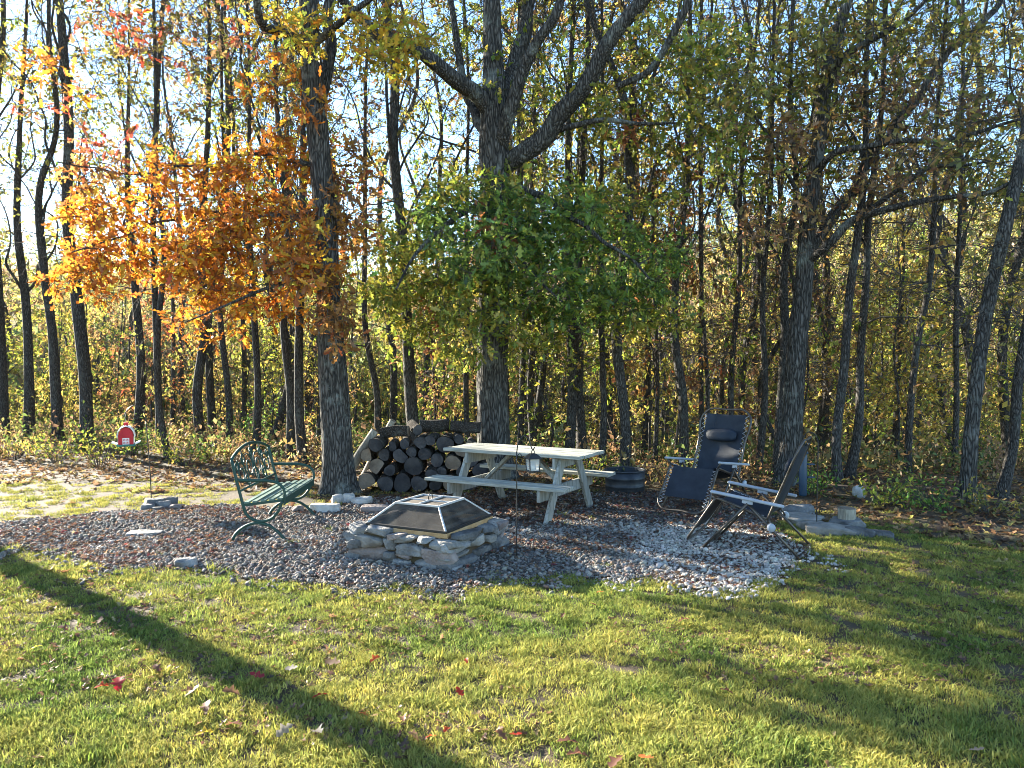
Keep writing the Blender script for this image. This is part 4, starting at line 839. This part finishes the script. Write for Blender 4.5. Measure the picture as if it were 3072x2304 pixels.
for s_ in (-1, 1):
    rim.box((0, s_ * .425, .2855), (.89, .04, .042)); rim.box((s_ * .425, 0, .2855), (.04, .808, .0415))
rim.obj('fire_rim', M['rim'], pit, bevel=.004)
guard = empty('spark_guard', (*PIT, hz1(*PIT)), PA, 'pyramid-shaped black mesh spark guard sitting on the stone fire pit', 'spark guard')
zb, zt, hb, ht_ = .319, .497, .43, .235
cb = [(-hb, -hb, zb), (hb, -hb, zb), (hb, hb, zb), (-hb, hb, zb)]; ct = [(-ht_, -ht_, zt), (ht_, -ht_, zt), (ht_, ht_, zt), (-ht_, ht_, zt)]
for i in range(4):
    j = (i + 1) % 4
    MB().beam(cb[i], cb[j], .022, .022).obj('base_bar', M['black'], guard, bevel=.003); MB().beam(ct[i], ct[j], .02, .02).obj('top_bar', M['alu'], guard, bevel=.003); MB().beam(cb[i], ct[i], .018, .018).obj('corner_bar', M['alu'], guard, bevel=.003)
    MB().add([cb[i], cb[j], ct[j], ct[i]], [(0, 1, 2, 3)]).obj('mesh_panel', M['mesh'], guard)
for ax in (0, 1):
    p0 = [0, 0, zt + .002 * ax]; p1 = [0, 0, zt + .002 * ax]; p0[ax] = -ht_; p1[ax] = ht_; MB().beam(p0, p1, .016, .016).obj('cross_bar', M['alu'], guard, bevel=.003)
for sx in (-1, 1):
    for sy in (-1, 1):
        a, b = sx * .012, sx * (ht_ - .01); c, d = sy * .012, sy * (ht_ - .01); z = zt - .004
        MB().add([(a, c, z), (b, c, z), (b, d, z), (a, d, z)], [(0, 1, 2, 3)]).obj('mesh_panel', M['mesh'], guard)
MB().ring((0, 0, zt + .035), .035, .005, 'x', 6, 18).obj('lift_ring', M['black'], guard, True)

# ------------------------------------------------------------------ picnic table
TB = (.13, 9.32); tab = empty('picnic_table', (*TB, hz1(*TB)), -.506, 'weathered grey wooden picnic table with attached benches on the gravel', 'picnic table')
Lh = .915
for i in range(5):
    w_ = .146; MB().box((random.uniform(-.006, .006), -.292 + i * w_, .731 + random.uniform(-.002, .002)), (2 * Lh, w_ - .008, .038)).obj('top_board', M['wood'], tab, bevel=.004)
for sd_ in (-1, 1):
    for i in range(2): MB().box((random.uniform(-.008, .008), sd_ * (.56 + i * .135), .421 + random.uniform(-.002, .002)), (2 * Lh, .127, .038)).obj('seat_board', M['wood'], tab, bevel=.004)
for sx in (-1, 1):
    X = sx * .63
    for sy in (-1, 1):
        MB().beam((X, sy * .20, .70), (X, sy * .62, -.02), .04, .125, up=(0, 1, 0)).obj('leg', M['wood_leg'], tab, bevel=.004)
    MB().box((X - sx * .042, 0, .33), (.038, 1.48, .13)).obj('seat_beam', M['wood_leg'], tab, bevel=.004)
    MB().box((X - sx * .042, 0, .645), (.038, .70, .13)).obj('top_cleat', M['wood_leg'], tab, bevel=.004)
    MB().beam((X - sx * .07, 0, .31), (sx * .14, 0, .70), .085, .038).obj('brace', M['wood_leg'], tab, bevel=.004)

# ------------------------------------------------------------------ green garden bench, facing the fire pit
bench = empty('garden_bench', (-2.565, 8.33, hz1(-2.565, 8.33)), R(1), 'dark green metal garden bench with scroll back and wooden slats', 'bench')
for sy in (-1, 1):
    y = sy * .62
    MB().tube([(-.14, y, .30), (-.17, y, .42), (-.215, y, .60), (-.265, y, .82)], .016, 8, 14).obj('back_post', M['green'], bench, True)
    MB().tube([(-.225, y, .615), (-.05, y, .61), (.1, y, .605), (.2, y, .58), (.255, y, .52), (.26, y, .45), (.24, y, .40)], [.014, .017, .018, .015, .014, .013], 8, 26).obj('armrest', M['green'], bench, True)
    MB().tube([(-.15, y, .36), (-.13, y, .28), (-.06, y, .215), (.03, y, .195), (.12, y, .22), (.19, y, .29), (.24, y, .40)], .015, 8, 26).obj('seat_support', M['green'], bench, True)
    MB().tube([(-.27, y, .0), (-.23, y, .07), (-.14, y, .145), (-.02, y, .18), (.10, y, .155), (.2, y, .08), (.27, y, .0)], [.018, .014, .015, .014, .018], 8, 26).obj('foot_arch', M['green'], bench, True)
    MB().box((.045, y, .385), (.40, .02, .025), Matrix.Rotation(R(-7), 3, 'Y')).obj('seat_rail', M['green'], bench, bevel=.003)
for i in range(5):
    x = -.12 + i * .084; MB().box((x, 0, .388 + x * .12 + .012), (.05, 1.27, .018)).obj('slat', M['greenwood'], bench, bevel=.004)
MB().box((.255, 0, .395), (.014, 1.24, .07)).obj('front_apron', M['green'], bench, bevel=.003)
back_at = lambda y, z: (-.165 - (z - .40) * .24, y, z)
MB().tube([back_at(y, .82 + .10 * (1 - (y / .62) ** 2)) for y in np.linspace(-.62, .62, 25)], .016, 8).obj('top_rail', M['green'], bench, True)
MB().tube([back_at(-.62, .50), back_at(.62, .50)], .012, 8).obj('lower_rail', M['green'], bench, True)
def scroll(y, z, r0, turns, sgn, a0=0.0, n=34):
    t = np.linspace(0, 1, n); rr = r0 * (1 - .72 * t); a = a0 + sgn * turns * 2 * math.pi * t
    MB().tube([back_at(y + rr[i] * math.cos(a[i]), z + rr[i] * math.sin(a[i])) for i in range(n)], .0075, 6).obj('scroll', M['green'], bench, True)
for y, z, q, sg, a0 in [(-.42, .66, .12, 1, 0), (-.16, .70, .13, -1, 2), (.12, .69, .13, 1, 1), (.40, .66, .12, -1, 3), (-.29, .58, .07, -1, 0), (0, .60, .09, 1, 4), (.27, .58, .07, 1, 2), (-.52, .74, .06, -1, 1), (.52, .74, .06, 1, 2), (-.02, .82, .06, 1, 0), (-.30, .80, .06, 1, 3), (.28, .8, .06, -1, 0)]: scroll(y, z, q, 1.35, sg, a0)
for y in (-.30, 0, .30): MB().tube([back_at(y, .50), back_at(y + .03, .6), back_at(y - .02, .72), back_at(y, .82 + .09 * (1 - (y / .62) ** 2))], .007, 6, 14).obj('scroll', M['green'], bench, True)

# ------------------------------------------------------------------ reclining sling chairs
def sling(a, b, hw, sag, n=8, m=6, th=.004):
    a = np.array(a); b = np.array(b); V = []
    nrm = np.array([-(b - a)[1], 0, (b - a)[0]]) if False else None
    d = np.array([b[0] - a[0], 0, b[1] - a[1]]); d /= np.linalg.norm(d); nn = np.array([d[2], 0, -d[0]])
    if nn[2] > 0: nn = -nn
    for side in (0, 1):
        for i in range(n + 1):
            for j in range(m + 1):
                t = i / n; s_ = j / m * 2 - 1; p = np.array([a[0] + (b[0] - a[0]) * t, s_ * hw, a[1] + (b[1] - a[1]) * t]); V.append(p + nn * (sag * (1 - s_ * s_) * (.5 + 2 * t * (1 - t)) + side * th))
    k = (n + 1) * (m + 1); Fq = [(i * (m + 1) + j, i * (m + 1) + j + 1, (i + 1) * (m + 1) + j + 1, (i + 1) * (m + 1) + j) for i in range(n) for j in range(m)]
    return MB().add(V, Fq + [tuple(q + k for q in f[::-1]) for f in Fq])
def lace(t, a, b, hw0, hw1, sgn):
    a = np.array(a); b = np.array(b); n = 23; P = []
    for i in range(n):
        u = .06 + .88 * i / (n - 1); P.append((a[0] + (b[0] - a[0]) * u, sgn * (hw0 if i % 2 else hw1), a[1] + (b[1] - a[1]) * u))
    MB().tube(P, .0045, 5).obj('lacing', M['cord'], t, True)
def sling_chair(x, y, rz, label, pillow_u, sc_=1.0):
    t = empty('recliner_chair', (x, y, hz1(x, y) + .01), rz, label, 'chair', None); t.scale = (sc_, sc_, sc_)
    hw = .285; LG = ((.36, .50), (.64, .075)); ST = ((.36, .50), (-.12, .35)); BK = ((-.13, .36), (-.415, 1.06))
    MB().tube([(.36, -hw, .50), (.5, -hw, .285), (.62, -hw, .10), (.65, -hw + .05, .06), (.655, 0, .05), (.65, hw - .05, .06), (.62, hw, .10), (.5, hw, .285), (.36, hw, .50)], .0125, 8, 34).obj('leg_rest_frame', M['tube'], t, True)
    MB().tube([(-.12, -hw, .33), (-.27, -hw, .70), (-.40, -hw, 1.02), (-.418, -hw + .05, 1.065), (-.422, 0, 1.075), (-.418, hw - .05, 1.065), (-.40, hw, 1.02), (-.27, hw, .70), (-.12, hw, .33)], .0125, 8, 36).obj('back_frame', M['tube'], t, True)
    for s_ in (-1, 1):
        MB().tube([(.36, s_ * hw, .50), (.15, s_ * hw, .435), (-.12, s_ * hw, .34)], .0125, 8, 8).obj('seat_rail', M['tube'], t, True)
        Y = s_ * .325
        MB().tube([(.05, Y, .48), (.47, Y, .012)], .0125, 8).obj('leg', M['tube'], t, True); MB().tube([(.06, Y * .94, .48), (-.41, Y * .94, .012)], .0125, 8).obj('leg', M['tube'], t, True)
        MB().beam((.40, Y, .565), (-.28, Y, .478), .05, .026).obj('armrest', M['plastic'], t, bevel=.008)
        MB().box((.05, Y, .497), (.10, .018, .05), Matrix.Rotation(R(-7), 3, 'Y')).obj('arm_bracket', M['plastic'], t, bevel=.004)
        MB().lathe([(0, -.012), (.036, -.012), (.04, 0), (.036, .012), (0, .012)], (-.17, Y * 1.04, .275), 18, 'y').obj('lock_knob', M['plastic'], t, True)
        MB().tube([(-.17, Y, .275), (-.13, s_ * hw, .36)], .009, 6).obj('link_bar', M['tube'], t, True)
        MB().tube([(.38, Y, .555), (.36, s_ * hw, .50)], .01, 6).obj('link_bar', M['tube'], t, True)
        for seg in (LG, ST, BK): lace(t, *seg, .24, hw, s_)
    MB().tube([(.47, -.325, .012), (.47, .325, .012)], .0125, 8).obj('ground_bar', M['tube'], t, True); MB().tube([(-.41, -.305, .012), (-.41, .305, .012)], .0125, 8).obj('ground_bar', M['tube'], t, True)
    LG = (LG[0], (.36 + .28 * .8, .50 - .425 * .8))
    for seg, nm, sg in ((LG, 'leg_sling', .012), (ST, 'seat_sling', .075), (BK, 'back_sling', .03)):
        sling((seg[0][0] + (seg[1][0] - seg[0][0]) * .05, seg[0][1] + (seg[1][1] - seg[0][1]) * .05), (seg[0][0] + (seg[1][0] - seg[0][0]) * .95, seg[0][1] + (seg[1][1] - seg[0][1]) * .95), .242, sg).obj(nm, M['sling'], t, True)
    V, Fc = ico(3); V = np.sign(V) * np.abs(V) ** .7 * np.array([.045, .19, .075]); V[:, 0] *= 1 - .2 * (V[:, 1] / .19) ** 2
    o = link('pillow', fast_mesh('pillow', V + np.random.default_rng(3).normal(0, .002, V.shape), Fc, True, mat=M['pillow']), None, t)
    px_, pz_ = BK[0][0] + (BK[1][0] - BK[0][0]) * pillow_u, BK[0][1] + (BK[1][1] - BK[0][1]) * pillow_u; o.location = (px_ + .035, 0, pz_); o.rotation_euler = (0, -.32, 0)
    MB().tube([(px_ - .1, -.12, 1.07), (px_ + .0, -.12, pz_ + .03)], .005, 4).obj('pillow_strap', M['pillow'], t)
    return t
sling_chair(2.45, 9.5, R(228), 'navy sling reclining chair with pillow facing the fire pit, its leg rest sunlit', .62, 1.1)
sling_chair(2.42, 7.45, R(150), 'navy sling reclining chair seen from its side, nearest the lawn edge', .66)

# ------------------------------------------------------------------ round metal fire tub behind the table
g = (1.57, 10.65); tub = empty('fire_tub', (*g, hz1(*g)), 0, 'dark round metal fire tub on the ground behind the picnic table', 'tub')
MB().lathe([(.27, 0), (.272, .08), (.28, .09), (.272, .10), (.275, .19), (.283, .20), (.275, .21), (.28, .30), (.268, .30), (.262, .05), (0, .05)], n=40).obj('wall', M['darkmetal'], tub, True)
MB().ring((0, 0, .302), .278, .012, 'z', 8, 40).obj('rim', M['darkmetal'], tub, True)
for s_ in (-1, 1): MB().tube([(s_ * .285, -.06, .24), (s_ * .325, -.04, .235), (s_ * .325, .04, .235), (s_ * .285, .06, .24)], .006, 6, 10).obj('handle', M['darkmetal'], tub, True)

# ------------------------------------------------------------------ firewood
def make_log(seed, radius, length, name, label, group, endm):
    r = np.random.default_rng(seed); n, sd_ = 9, 18; th = np.arange(sd_) * 2 * math.pi / sd_; lob = 1 + .07 * np.sin(2 * th + r.uniform(0, 6)) + .05 * np.sin(3 * th + r.uniform(0, 6)) + r.normal(0, .015, sd_)
    if r.random() < .4:
        c = r.uniform(0, 6.28); lob = np.minimum(lob, .55 / np.maximum(np.cos(th - c), .35))     # split face
    V = np.zeros((n, sd_, 3)); bend = r.normal(0, .02, 2)
    for i in range(n):
        t = i / (n - 1) * 2 - 1; k = radius * lob * (1 + r.normal(0, .015, sd_)); V[i] = np.stack([k * np.cos(th) + bend[0] * t * t, np.full(sd_, t * length / 2), k * np.sin(th) + bend[1] * t * t], 1)
    i = np.arange(n - 1)[:, None] * sd_; j = np.arange(sd_)[None]; j2 = (j + 1) % sd_; Fq = np.stack(np.broadcast_arrays(i + j, i + sd_ + j, i + sd_ + j2, i + j2), -1).reshape(-1, 4)
    root = empty(name, (0, 0, 0), 0, label, 'log', group); link('bark', fast_mesh('bark', V.reshape(-1, 3), Fq, True, mat=M['logbark']), None, root)
    for e, q in ((0, -1), (n - 1, 1)):
        ringv = V[e] * np.array([.97, 1, .97]); mid = V[e] * np.array([.5, 1, .5]); mid[:, 1] += q * .006 * r.random(sd_); c = V[e].mean(0) + np.array([0, q * .004, 0]); VV = np.concatenate([ringv, mid, [c]]) + np.array([0, q * .003, 0])
        mb = MB().add(VV, [(a, (a + 1) % sd_, sd_ + (a + 1) % sd_, sd_ + a) for a in range(sd_)] + [(sd_ + a, sd_ + (a + 1) % sd_, 2 * sd_) for a in range(sd_)]); mb.obj('cut_end', endm, root)
    return root
def copy_thing(root, loc, rot, s=(1, 1, 1), label=None, group=None):
    c = root.copy(); col.objects.link(c); c.location = loc; c.rotation_euler = rot; c.scale = s
    if label: c['label'] = label
    if group: c['group'] = group
    for ch in root.children:
        d = ch.copy(); col.objects.link(d); d.parent = c
    return c
r = np.random.default_rng(31); placed = []; first = {}
LOGL = 'round firewood log with its dark cut end showing in the stacked woodpile'; LOGG = 'logs stacked in the woodpile'
xs = np.linspace(-2.02, -.42, 130)
for i in range(64):
    rad = r.uniform(.07, .135); best = None
    for x in xs:
        z = rad
        for (X, Z, Q) in placed:
            dx = abs(x - X)
            if dx < rad + Q: z = max(z, Z + math.sqrt((rad + Q) ** 2 - dx * dx))
        lim = .66 + .06 * math.sin(x * 5)
        if z + rad < lim + .12 and (best is None or z < best[1] - 1e-3): best = (x, z)
    if best is None: continue
    placed.append((best[0], best[1], rad)); k = i % 9; LOGL = '%s %s log in the %s of the woodpile, %s' % ('thick' if rad > .11 else 'medium' if rad > .09 else 'thin', 'dark-ended' if k % 5 else 'tan-ended', 'bottom row' if best[1] < .2 else 'middle rows' if best[1] < .55 else 'top row', 'toward the oak' if best[0] < -1.5 else 'toward the picnic table' if best[0] > -.95 else 'at its middle'); yv = 10.93 + r.uniform(-.09, .09)
    if k not in first:
        first[k] = (make_log(60 + k, .1, .52, 'firewood_log', LOGL, LOGG, M['cut_dark'] if k % 5 else M['cut'])); o = first[k]; o.location = (best[0], yv, best[1]); o.rotation_euler = (0, r.uniform(0, 6.28), r.normal(0, .05)); o.scale = (rad / .103, 1, rad / .103)
    else: copy_thing(first[k], (best[0], yv, best[1]), (0, r.uniform(0, 6.28), r.normal(0, .05)), (rad / .103, 1, rad / .103), LOGL)
def topz(x, rad): return max([Z + math.sqrt(max((rad + Q) ** 2 - (x - X) ** 2, 0)) for (X, Z, Q) in placed if abs(x - X) < rad + Q] + [rad])
for i, (x, rad, ry, lab) in enumerate([(-1.68, .085, R(78), 'pale-ended log lying crosswise on top of the woodpile by the oak'), (-1.12, .09, R(97), 'log lying crosswise on top of the middle of the woodpile'), (-.66, .08, R(84), 'log lying crosswise on the woodpile end nearest the picnic table'), (-1.4, .075, R(20), 'split log laid askew on top of the woodpile')]):
    copy_thing(first[(i * 2) % 9], (x, 10.95 + .12 * (i % 2), max(topz(q, rad) for q in np.linspace(x - .22, x + .22, 7)) - .005), (R(-6 + 4 * i), 0, ry), (rad / .103, .8, rad / .103), lab, 'logs lying across the top of the woodpile')
for i, (a, b, rad, lab) in enumerate([((-2.42, 10.9, .06), (-1.96, 11.0, .82), .07, 'long pale bare log leaning against the oak side of the woodpile'), ((-2.2, 11.22, .06), (-1.72, 11.1, .96), .055, 'second thinner pale log leaning over the woodpile')]):
    a = np.array(a); b = np.array(b); root = empty('leaning_log', a, 0, lab, 'log'); me, _, _ = trunk_mesh('bare_wood', [np.zeros(3), (b - a) * .5 + [0, .01, .02], b - a], [rad, rad * .95, rad * .85], 12, .05, .1, 0, M['logpale'], 4); link('bare_wood', me, None, root)
    d = (b - a) / np.linalg.norm(b - a)
    q = MB().lathe([(0, .004), (rad * .45, .006), (rad * .86, .0)], n=14).obj('cut_end', M['cut'], root); q.location = b - a; q.rotation_euler = Vector(d).to_track_quat('Z', 'Y').to_euler()

# ------------------------------------------------------------------ single stones
def rock(px, py, w_, d_, h_, rz, mat, label, seed, name='stone', sink=.25, group=None, e=.85):
    g = gnd(px, py); o = link(name, stone_mesh((w_, d_, h_), seed, M[mat], 4, e=e, rough=.06)); o.location = (g[0], g[1] + d_ * .4, hz1(g[0], g[1]) + h_ * (.5 - sink)); o.rotation_euler = (0, 0, rz); return tag(o, label, 'stone', group)
rock(970, 1540, .36, .22, .14, .15, 'stone_pale', 'white flat slab at the foot of the orange oak', 1)
rock(1010, 1512, .16, .14, .15, .5, 'stone_pale', 'small pale stone behind the white slab', 2)
rock(1045, 1508, .15, .14, .16, .2, 'stone_pale', 'upright pale stone between the white slab and the woodpile', 3)
rock(1080, 1515, .26, .18, .13, -.1, 'stone_pale', 'pale block in front of the woodpile corner', 4)
rock(1120, 1540, .42, .2, .12, .05, 'stone_brown', 'long tan slab lying before the woodpile', 5)
rock(1190, 1535, .24, .16, .09, .3, 'stone', 'low grey stone at the end of the tan slab', 6)
rock(890, 1540, .14, .12, .10, .7, 'stone_brown', 'small brown stone under the end of the bench', 7)
rock(425, 1612, .34, .2, .05, .2, 'stone', 'flat grey stone sunk in the gravel left of the bench', 8, sink=.1)
rock(552, 1705, .19, .13, .1, .4, 'stone', 'pointed grey stone standing in the gravel by the lawn edge', 9)
for i, a in enumerate([(455, 1528, .26, .2, .16, .2, 'stone', 'flat-topped grey stone in the little cairn under the feeder pole'), (437, 1535, .16, .13, .1, .5, 'stone', 'left foot stone of the little cairn under the feeder pole'), (487, 1530, .15, .14, .13, .9, 'stone', 'middle rounded stone of the little cairn under the feeder pole'), (510, 1518, .15, .14, .15, .1, 'stone', 'dark rounded stone on the bench side of the little cairn'), (520, 1533, .15, .12, .1, .3, 'stone_brown', 'low brown stone at the bench end of the little cairn'), (470, 1538, .13, .1, .07, .3, 'stone', 'smallest pebble-like stone in front of the little cairn')]):
    rock(*a[:8], 20 + i)
for i, a in enumerate([(2425, 1572, .46, .38, .12, -.3, 'stone_tan', 'broad flat slab beside the blue tube feeder pole'), (2400, 1548, .4, .3, .15, .3, 'stone', 'grey slab tucked behind the broad flat slab'), (2505, 1606, .52, .3, .14, -.3, 'stone_tan', 'long tan slab below the standing cut log'), (2588, 1612, .32, .22, .11, -.6, 'stone', 'dark slab end right of the long tan slab'), (2650, 1615, .26, .18, .08, -.4, 'stone', 'last small slab trailing off toward the right lawn'), (2450, 1592, .3, .22, .12, .2, 'stone_tan', 'low tan slab at the foot of the tube feeder pole'), (2560, 1585, .34, .3, .14, .5, 'stone', 'grey slab that carries the standing cut log')]):
    rock(*a[:8], 140 + i)
rock(2582, 1494, .16, .14, .2, .1, 'stone_pale', 'rounded upright white stone in the undergrowth behind the slabs', 50, e=.3)
g = gnd(2552, 1584); stump = empty('cut_log', (g[0], g[1] + .1, hz1(g[0], g[1]) + .045), 0, 'short grey log section standing upright on the slabs', 'log')
me, _, _ = trunk_mesh('bark', [(0, 0, -.1), (0, 0, .08), (0, 0, .16)], [.095, .092, .095], 16, .03, .05, 0, M['logpale'], 8); link('bark', me, None, stump); MB().lathe([(0, .163), (.05, .164), (.094, .158)], n=18).obj('cut_end', M['cut'], stump)

# ------------------------------------------------------------------ shepherd hooks with lantern, barn feeder and tube feeder
def hook(name, base, pts, label, rad=.006):
    t = empty(name, base, 0, label, 'garden hook'); MB().tube([(0, 0, -.05)] + pts[:2], rad, 7, 10).obj('pole', M['black'], t, True); MB().tube(pts[1:], rad * .9, 7, 30).obj('crook', M['black'], t, True); return t
b = gnd(1550, 1672); hb_ = (b[0], b[1], hz1(b[0], b[1]))
t = hook('shepherd_hook', hb_, [(0, 0, .5), (0, 0, .98), (.02, 0, 1.08), (.07, 0, 1.135), (.115, 0, 1.09), (.135, 0, 1.03), (.15, 0, 1.0), (.165, 0, 1.03)], 'thin black shepherd hook beside the fire pit holding a lantern')
MB().tube([(0, 0, .94), (.03, 0, .97), (.05, 0, .93), (.03, 0, .89), (.012, 0, .9)], .004, 6, 16).obj('side_curl', M['black'], t, True)
MB().box((0, 0, .005), (.16, .012, .012)).obj('step_bar', M['black'], t)
lan = empty('lantern', (hb_[0] + .15, hb_[1], hb_[2] + .80), R(20), 'small black glass lantern hanging from the hook beside the fire pit', 'lantern')
MB().box((0, 0, .006), (.11, .11, .012)).obj('base_plate', M['black'], lan, bevel=.003)
for sx in (-1, 1):
    for sy in (-1, 1): MB().beam((sx * .045, sy * .045, .01), (sx * .052, sy * .052, .125), .009, .009, up=(1, 0, 0)).obj('corner_post', M['black'], lan)
for q in range(4):
    a = q * math.pi / 2; c, s_ = math.cos(a), math.sin(a); P = [(-.042, -.046, .014), (.042, -.046, .014), (.046, -.051, .124), (-.046, -.051, .124)]; MB().add([(c * x - s_ * y, s_ * x + c * y, z) for x, y, z in P], [(0, 1, 2, 3)]).obj('pane', M['glass'], lan)
MB().add([(-.072, -.072, .125), (.072, -.072, .125), (.072, .072, .125), (-.072, .072, .125), (-.028, -.028, .17), (.028, -.028, .17), (.028, .028, .17), (-.028, .028, .17)], [(3, 2, 1, 0), (4, 5, 6, 7), (0, 1, 5, 4), (1, 2, 6, 5), (2, 3, 7, 6), (3, 0, 4, 7)]).obj('roof', M['black'], lan, bevel=.003)
MB().ring((0, 0, .185), .016, .003, 'y', 6, 16).obj('hanging_ring', M['black'], lan, True); MB().lathe([(0, .012), (.022, .012), (.022, .06), (0, .062)], n=14).obj('candle', M['candle'], lan, True)

D = 9.9; bz = at(455, 1500, D); bx_, by_ = bz[0], bz[1]; zz = lambda px, py: at(px, py, D) - np.array([bx_, by_, 0])
hk = hook('shepherd_hook', (bx_, by_, hz1(bx_, by_)), [tuple(zz(449, 1400)), tuple(zz(438, 1262)), tuple(zz(432, 1235)), tuple(zz(418, 1216)), tuple(zz(400, 1214)), tuple(zz(384, 1224)), tuple(zz(374, 1240)), tuple(zz(372, 1246))], 'thin leaning black shepherd hook rising from the little stone cairn')
bp = at(379, 1336, D); bf = empty('bird_feeder', (bp[0], bp[1], bp[2]), R(24), 'red barn-shaped bird feeder with white roof hanging from the leaning hook', 'bird feeder')
arch = [(-.088, .0), (.088, .0), (.088, .115), (.075, .165), (.045, .205), (0, .222), (-.045, .205), (-.075, .165), (-.088, .115)]; nA = len(arch)
MB().add([(x, -.09, z + .018) for x, z in arch] + [(x, .09, z + .018) for x, z in arch], [tuple(range(nA)), tuple(range(2 * nA - 1, nA - 1, -1))] + [(i, i + nA, (i + 1) % nA + nA, (i + 1) % nA) for i in range(nA)]).obj('barn_body', M['red'], bf)
rf = MB(); prof = [(.108, .10), (.094, .172), (.056, .222), (0, .242), (-.056, .222), (-.094, .172), (-.108, .10)]; pin = [(x * .93, z - .008) for x, z in prof]; m_ = len(prof)
V = [(x, y, z + .018) for y in (-.115, .115) for x, z in prof] + [(x, y, z + .018) for y in (-.115, .115) for x, z in pin]; Fq = []
for i in range(m_ - 1): Fq += [(i, i + 1, m_ + i + 1, m_ + i), (2 * m_ + i, 3 * m_ + i, 3 * m_ + i + 1, 2 * m_ + i + 1), (i, 2 * m_ + i, 2 * m_ + i + 1, i + 1), (m_ + i, m_ + i + 1, 3 * m_ + i + 1, 3 * m_ + i)]
Fq += [(0, m_, 3 * m_, 2 * m_), (m_ - 1, 3 * m_ - 1, 4 * m_ - 1, 2 * m_ - 1)]
rf.add(V, Fq).obj('roof', M['white'], bf)
for s_ in (-1, 1): MB().box((s_ * .0905, 0, .075), (.005, .17, .10)).obj('side_panel', M['white'], bf)
MB().box((0, 0, .008), (.215, .23, .022)).obj('tray', M['teal'], bf, bevel=.003)
for s_ in (-1, 1): MB().beam((s_ * .105, 0, .022), (s_ * .165, 0, .05), .2, .012, up=(0, 0, 1)).obj('tray_wing', M['white'], bf, bevel=.002)
fr = MB().box((0, -.0925, .062), (.078, .004, .082)).obj('window', M['white'], bf)
for ix in (-1, 1):
    for iz in (-1, 1):
        MB().box((ix * .018, -.0955, .062 + iz * .019), (.024, .003, .026)).obj('pane', M['red'], fr); MB().ring((ix * .018, -.0975, .062 + iz * .019), .008, .0022, 'y', 5, 12).obj('pane_star', M['white'], fr)
MB().box((0, 0, .275), (.05, .05, .045)).obj('cupola', M['red'], bf, bevel=.004); MB().tube([(0, 0, .29), (-.01, 0, .36), (.004, 0, bp[2] * 0 + .42)], .002, 5).obj('hanging_wire', M['alu'], bf)

D = 8.28; b = at(2450, 1590, D); bx_, by_ = b[0], b[1]; h0 = hz1(bx_, by_)
hook('shepherd_hook', (bx_, by_, h0), [(0, 0, .5), (.005, 0, .86), (0, 0, .96), (-.05, 0, 1.05), (-.11, 0, 1.06), (-.15, 0, 1.0), (-.155, 0, .93)], 'thin black shepherd hook behind the side-on sling chair holding a blue feeder')
tf = empty('tube_feeder', (bx_ - .155, by_, h0 + .37), R(15), 'blue tube bird feeder with perch tray hanging behind the side-on sling chair', 'bird feeder')
MB().lathe([(0, 0), (.038, 0), (.042, .02), (.042, .44), (.036, .46), (.01, .5), (0, .5)], n=20).obj('tube', M['blue'], tf, True); MB().lathe([(0, .48), (.055, .455), (.05, .475), (.012, .52), (0, .53)], n=20).obj('cap', M['blue'], tf, True)
for z in (.2, .34): MB().box((.085, 0, z), (.09, .07, .014)).obj('perch_tray', M['blue'], tf, bevel=.003)
MB().tube([(0, 0, .52), (0, 0, .565)], .003, 5).obj('hanging_wire', M['black'], tf)

# ------------------------------------------------------------------ fallen leaves on the lawn that can be counted
LC = {'red': ((.42, .045, .025), 'bright red fallen leaf lying on the lawn'), 'brown': ((.17, .085, .05), 'dry brown fallen leaf lying on the lawn'), 'yellow': ((.6, .45, .05), 'yellow fallen leaf lying on the lawn'), 'grey': ((.24, .21, .18), 'pale upturned fallen leaf lying on the lawn'), 'orange': ((.48, .15, .04), 'orange fallen leaf lying on the lawn')}
lm = {}
for kx, (c, _) in LC.items():
    for v in range(3): lm[kx, v] = fast_mesh('fallen_leaf', LEAFSH[v], LOBED_F, False, np.tile(np.array(c), (len(LOBED), 1)), M['leaf'])
spots = [(354, 2057, 'red', 1.25), (305, 2067, 'red', .8), (771, 2036, 'red', 1), (958, 2092, 'red', .9), (1125, 1980, 'red', .8), (1378, 2078, 'red', .9), (701, 2175, 'brown', 1.1), (615, 2203, 'yellow', .9), (1000, 1994, 'brown', 1.2), (854, 2196, 'grey', 1), (951, 2203, 'grey', 1), (875, 2015, 'grey', .9),
         (1090, 2147, 'orange', .6), (694, 2085, 'brown', 1), (576, 2085, 'brown', 1), (618, 2126, 'brown', 1), (1208, 2161, 'brown', .9), (1507, 2213, 'brown', .8), (1292, 2217, 'red', .6), (1340, 2196, 'red', .6), (1546, 2210, 'red', .8), (1703, 2230, 'brown', 1.1), (1734, 2272, 'brown', 1.1), (1939, 2286, 'orange', 1), (1848, 2290, 'brown', 1.1),
         (2050, 1866, 'brown', .9), (1779, 1821, 'brown', 1), (108, 1949, 'yellow', .7), (1690, 1850, 'brown', .7), (300, 1870, 'brown', .9), (190, 1890, 'brown', .9), (2180, 2080, 'brown', .8), (2930, 2262, 'grey', .7), (1800, 1780, 'orange', .6), (2010, 1790, 'brown', .7), (700, 1920, 'brown', .8), (470, 2010, 'brown', .8), (1400, 1985, 'red', .5)]
for i, (px, py, c, s_) in enumerate(spots):
    g = gnd(px, py, .03); o = link('fallen_leaf', lm[c, i % 3]); o.location = (g[0], g[1], hz1(g[0], g[1]) + .048); o.rotation_euler = (random.uniform(-.5, .3), random.uniform(-.35, .35), random.uniform(0, 6.28)); q = .098 * s_; o.scale = (q, q, q); tag(o, LC[c][1], 'leaf', c + ' fallen leaves on the lawn')
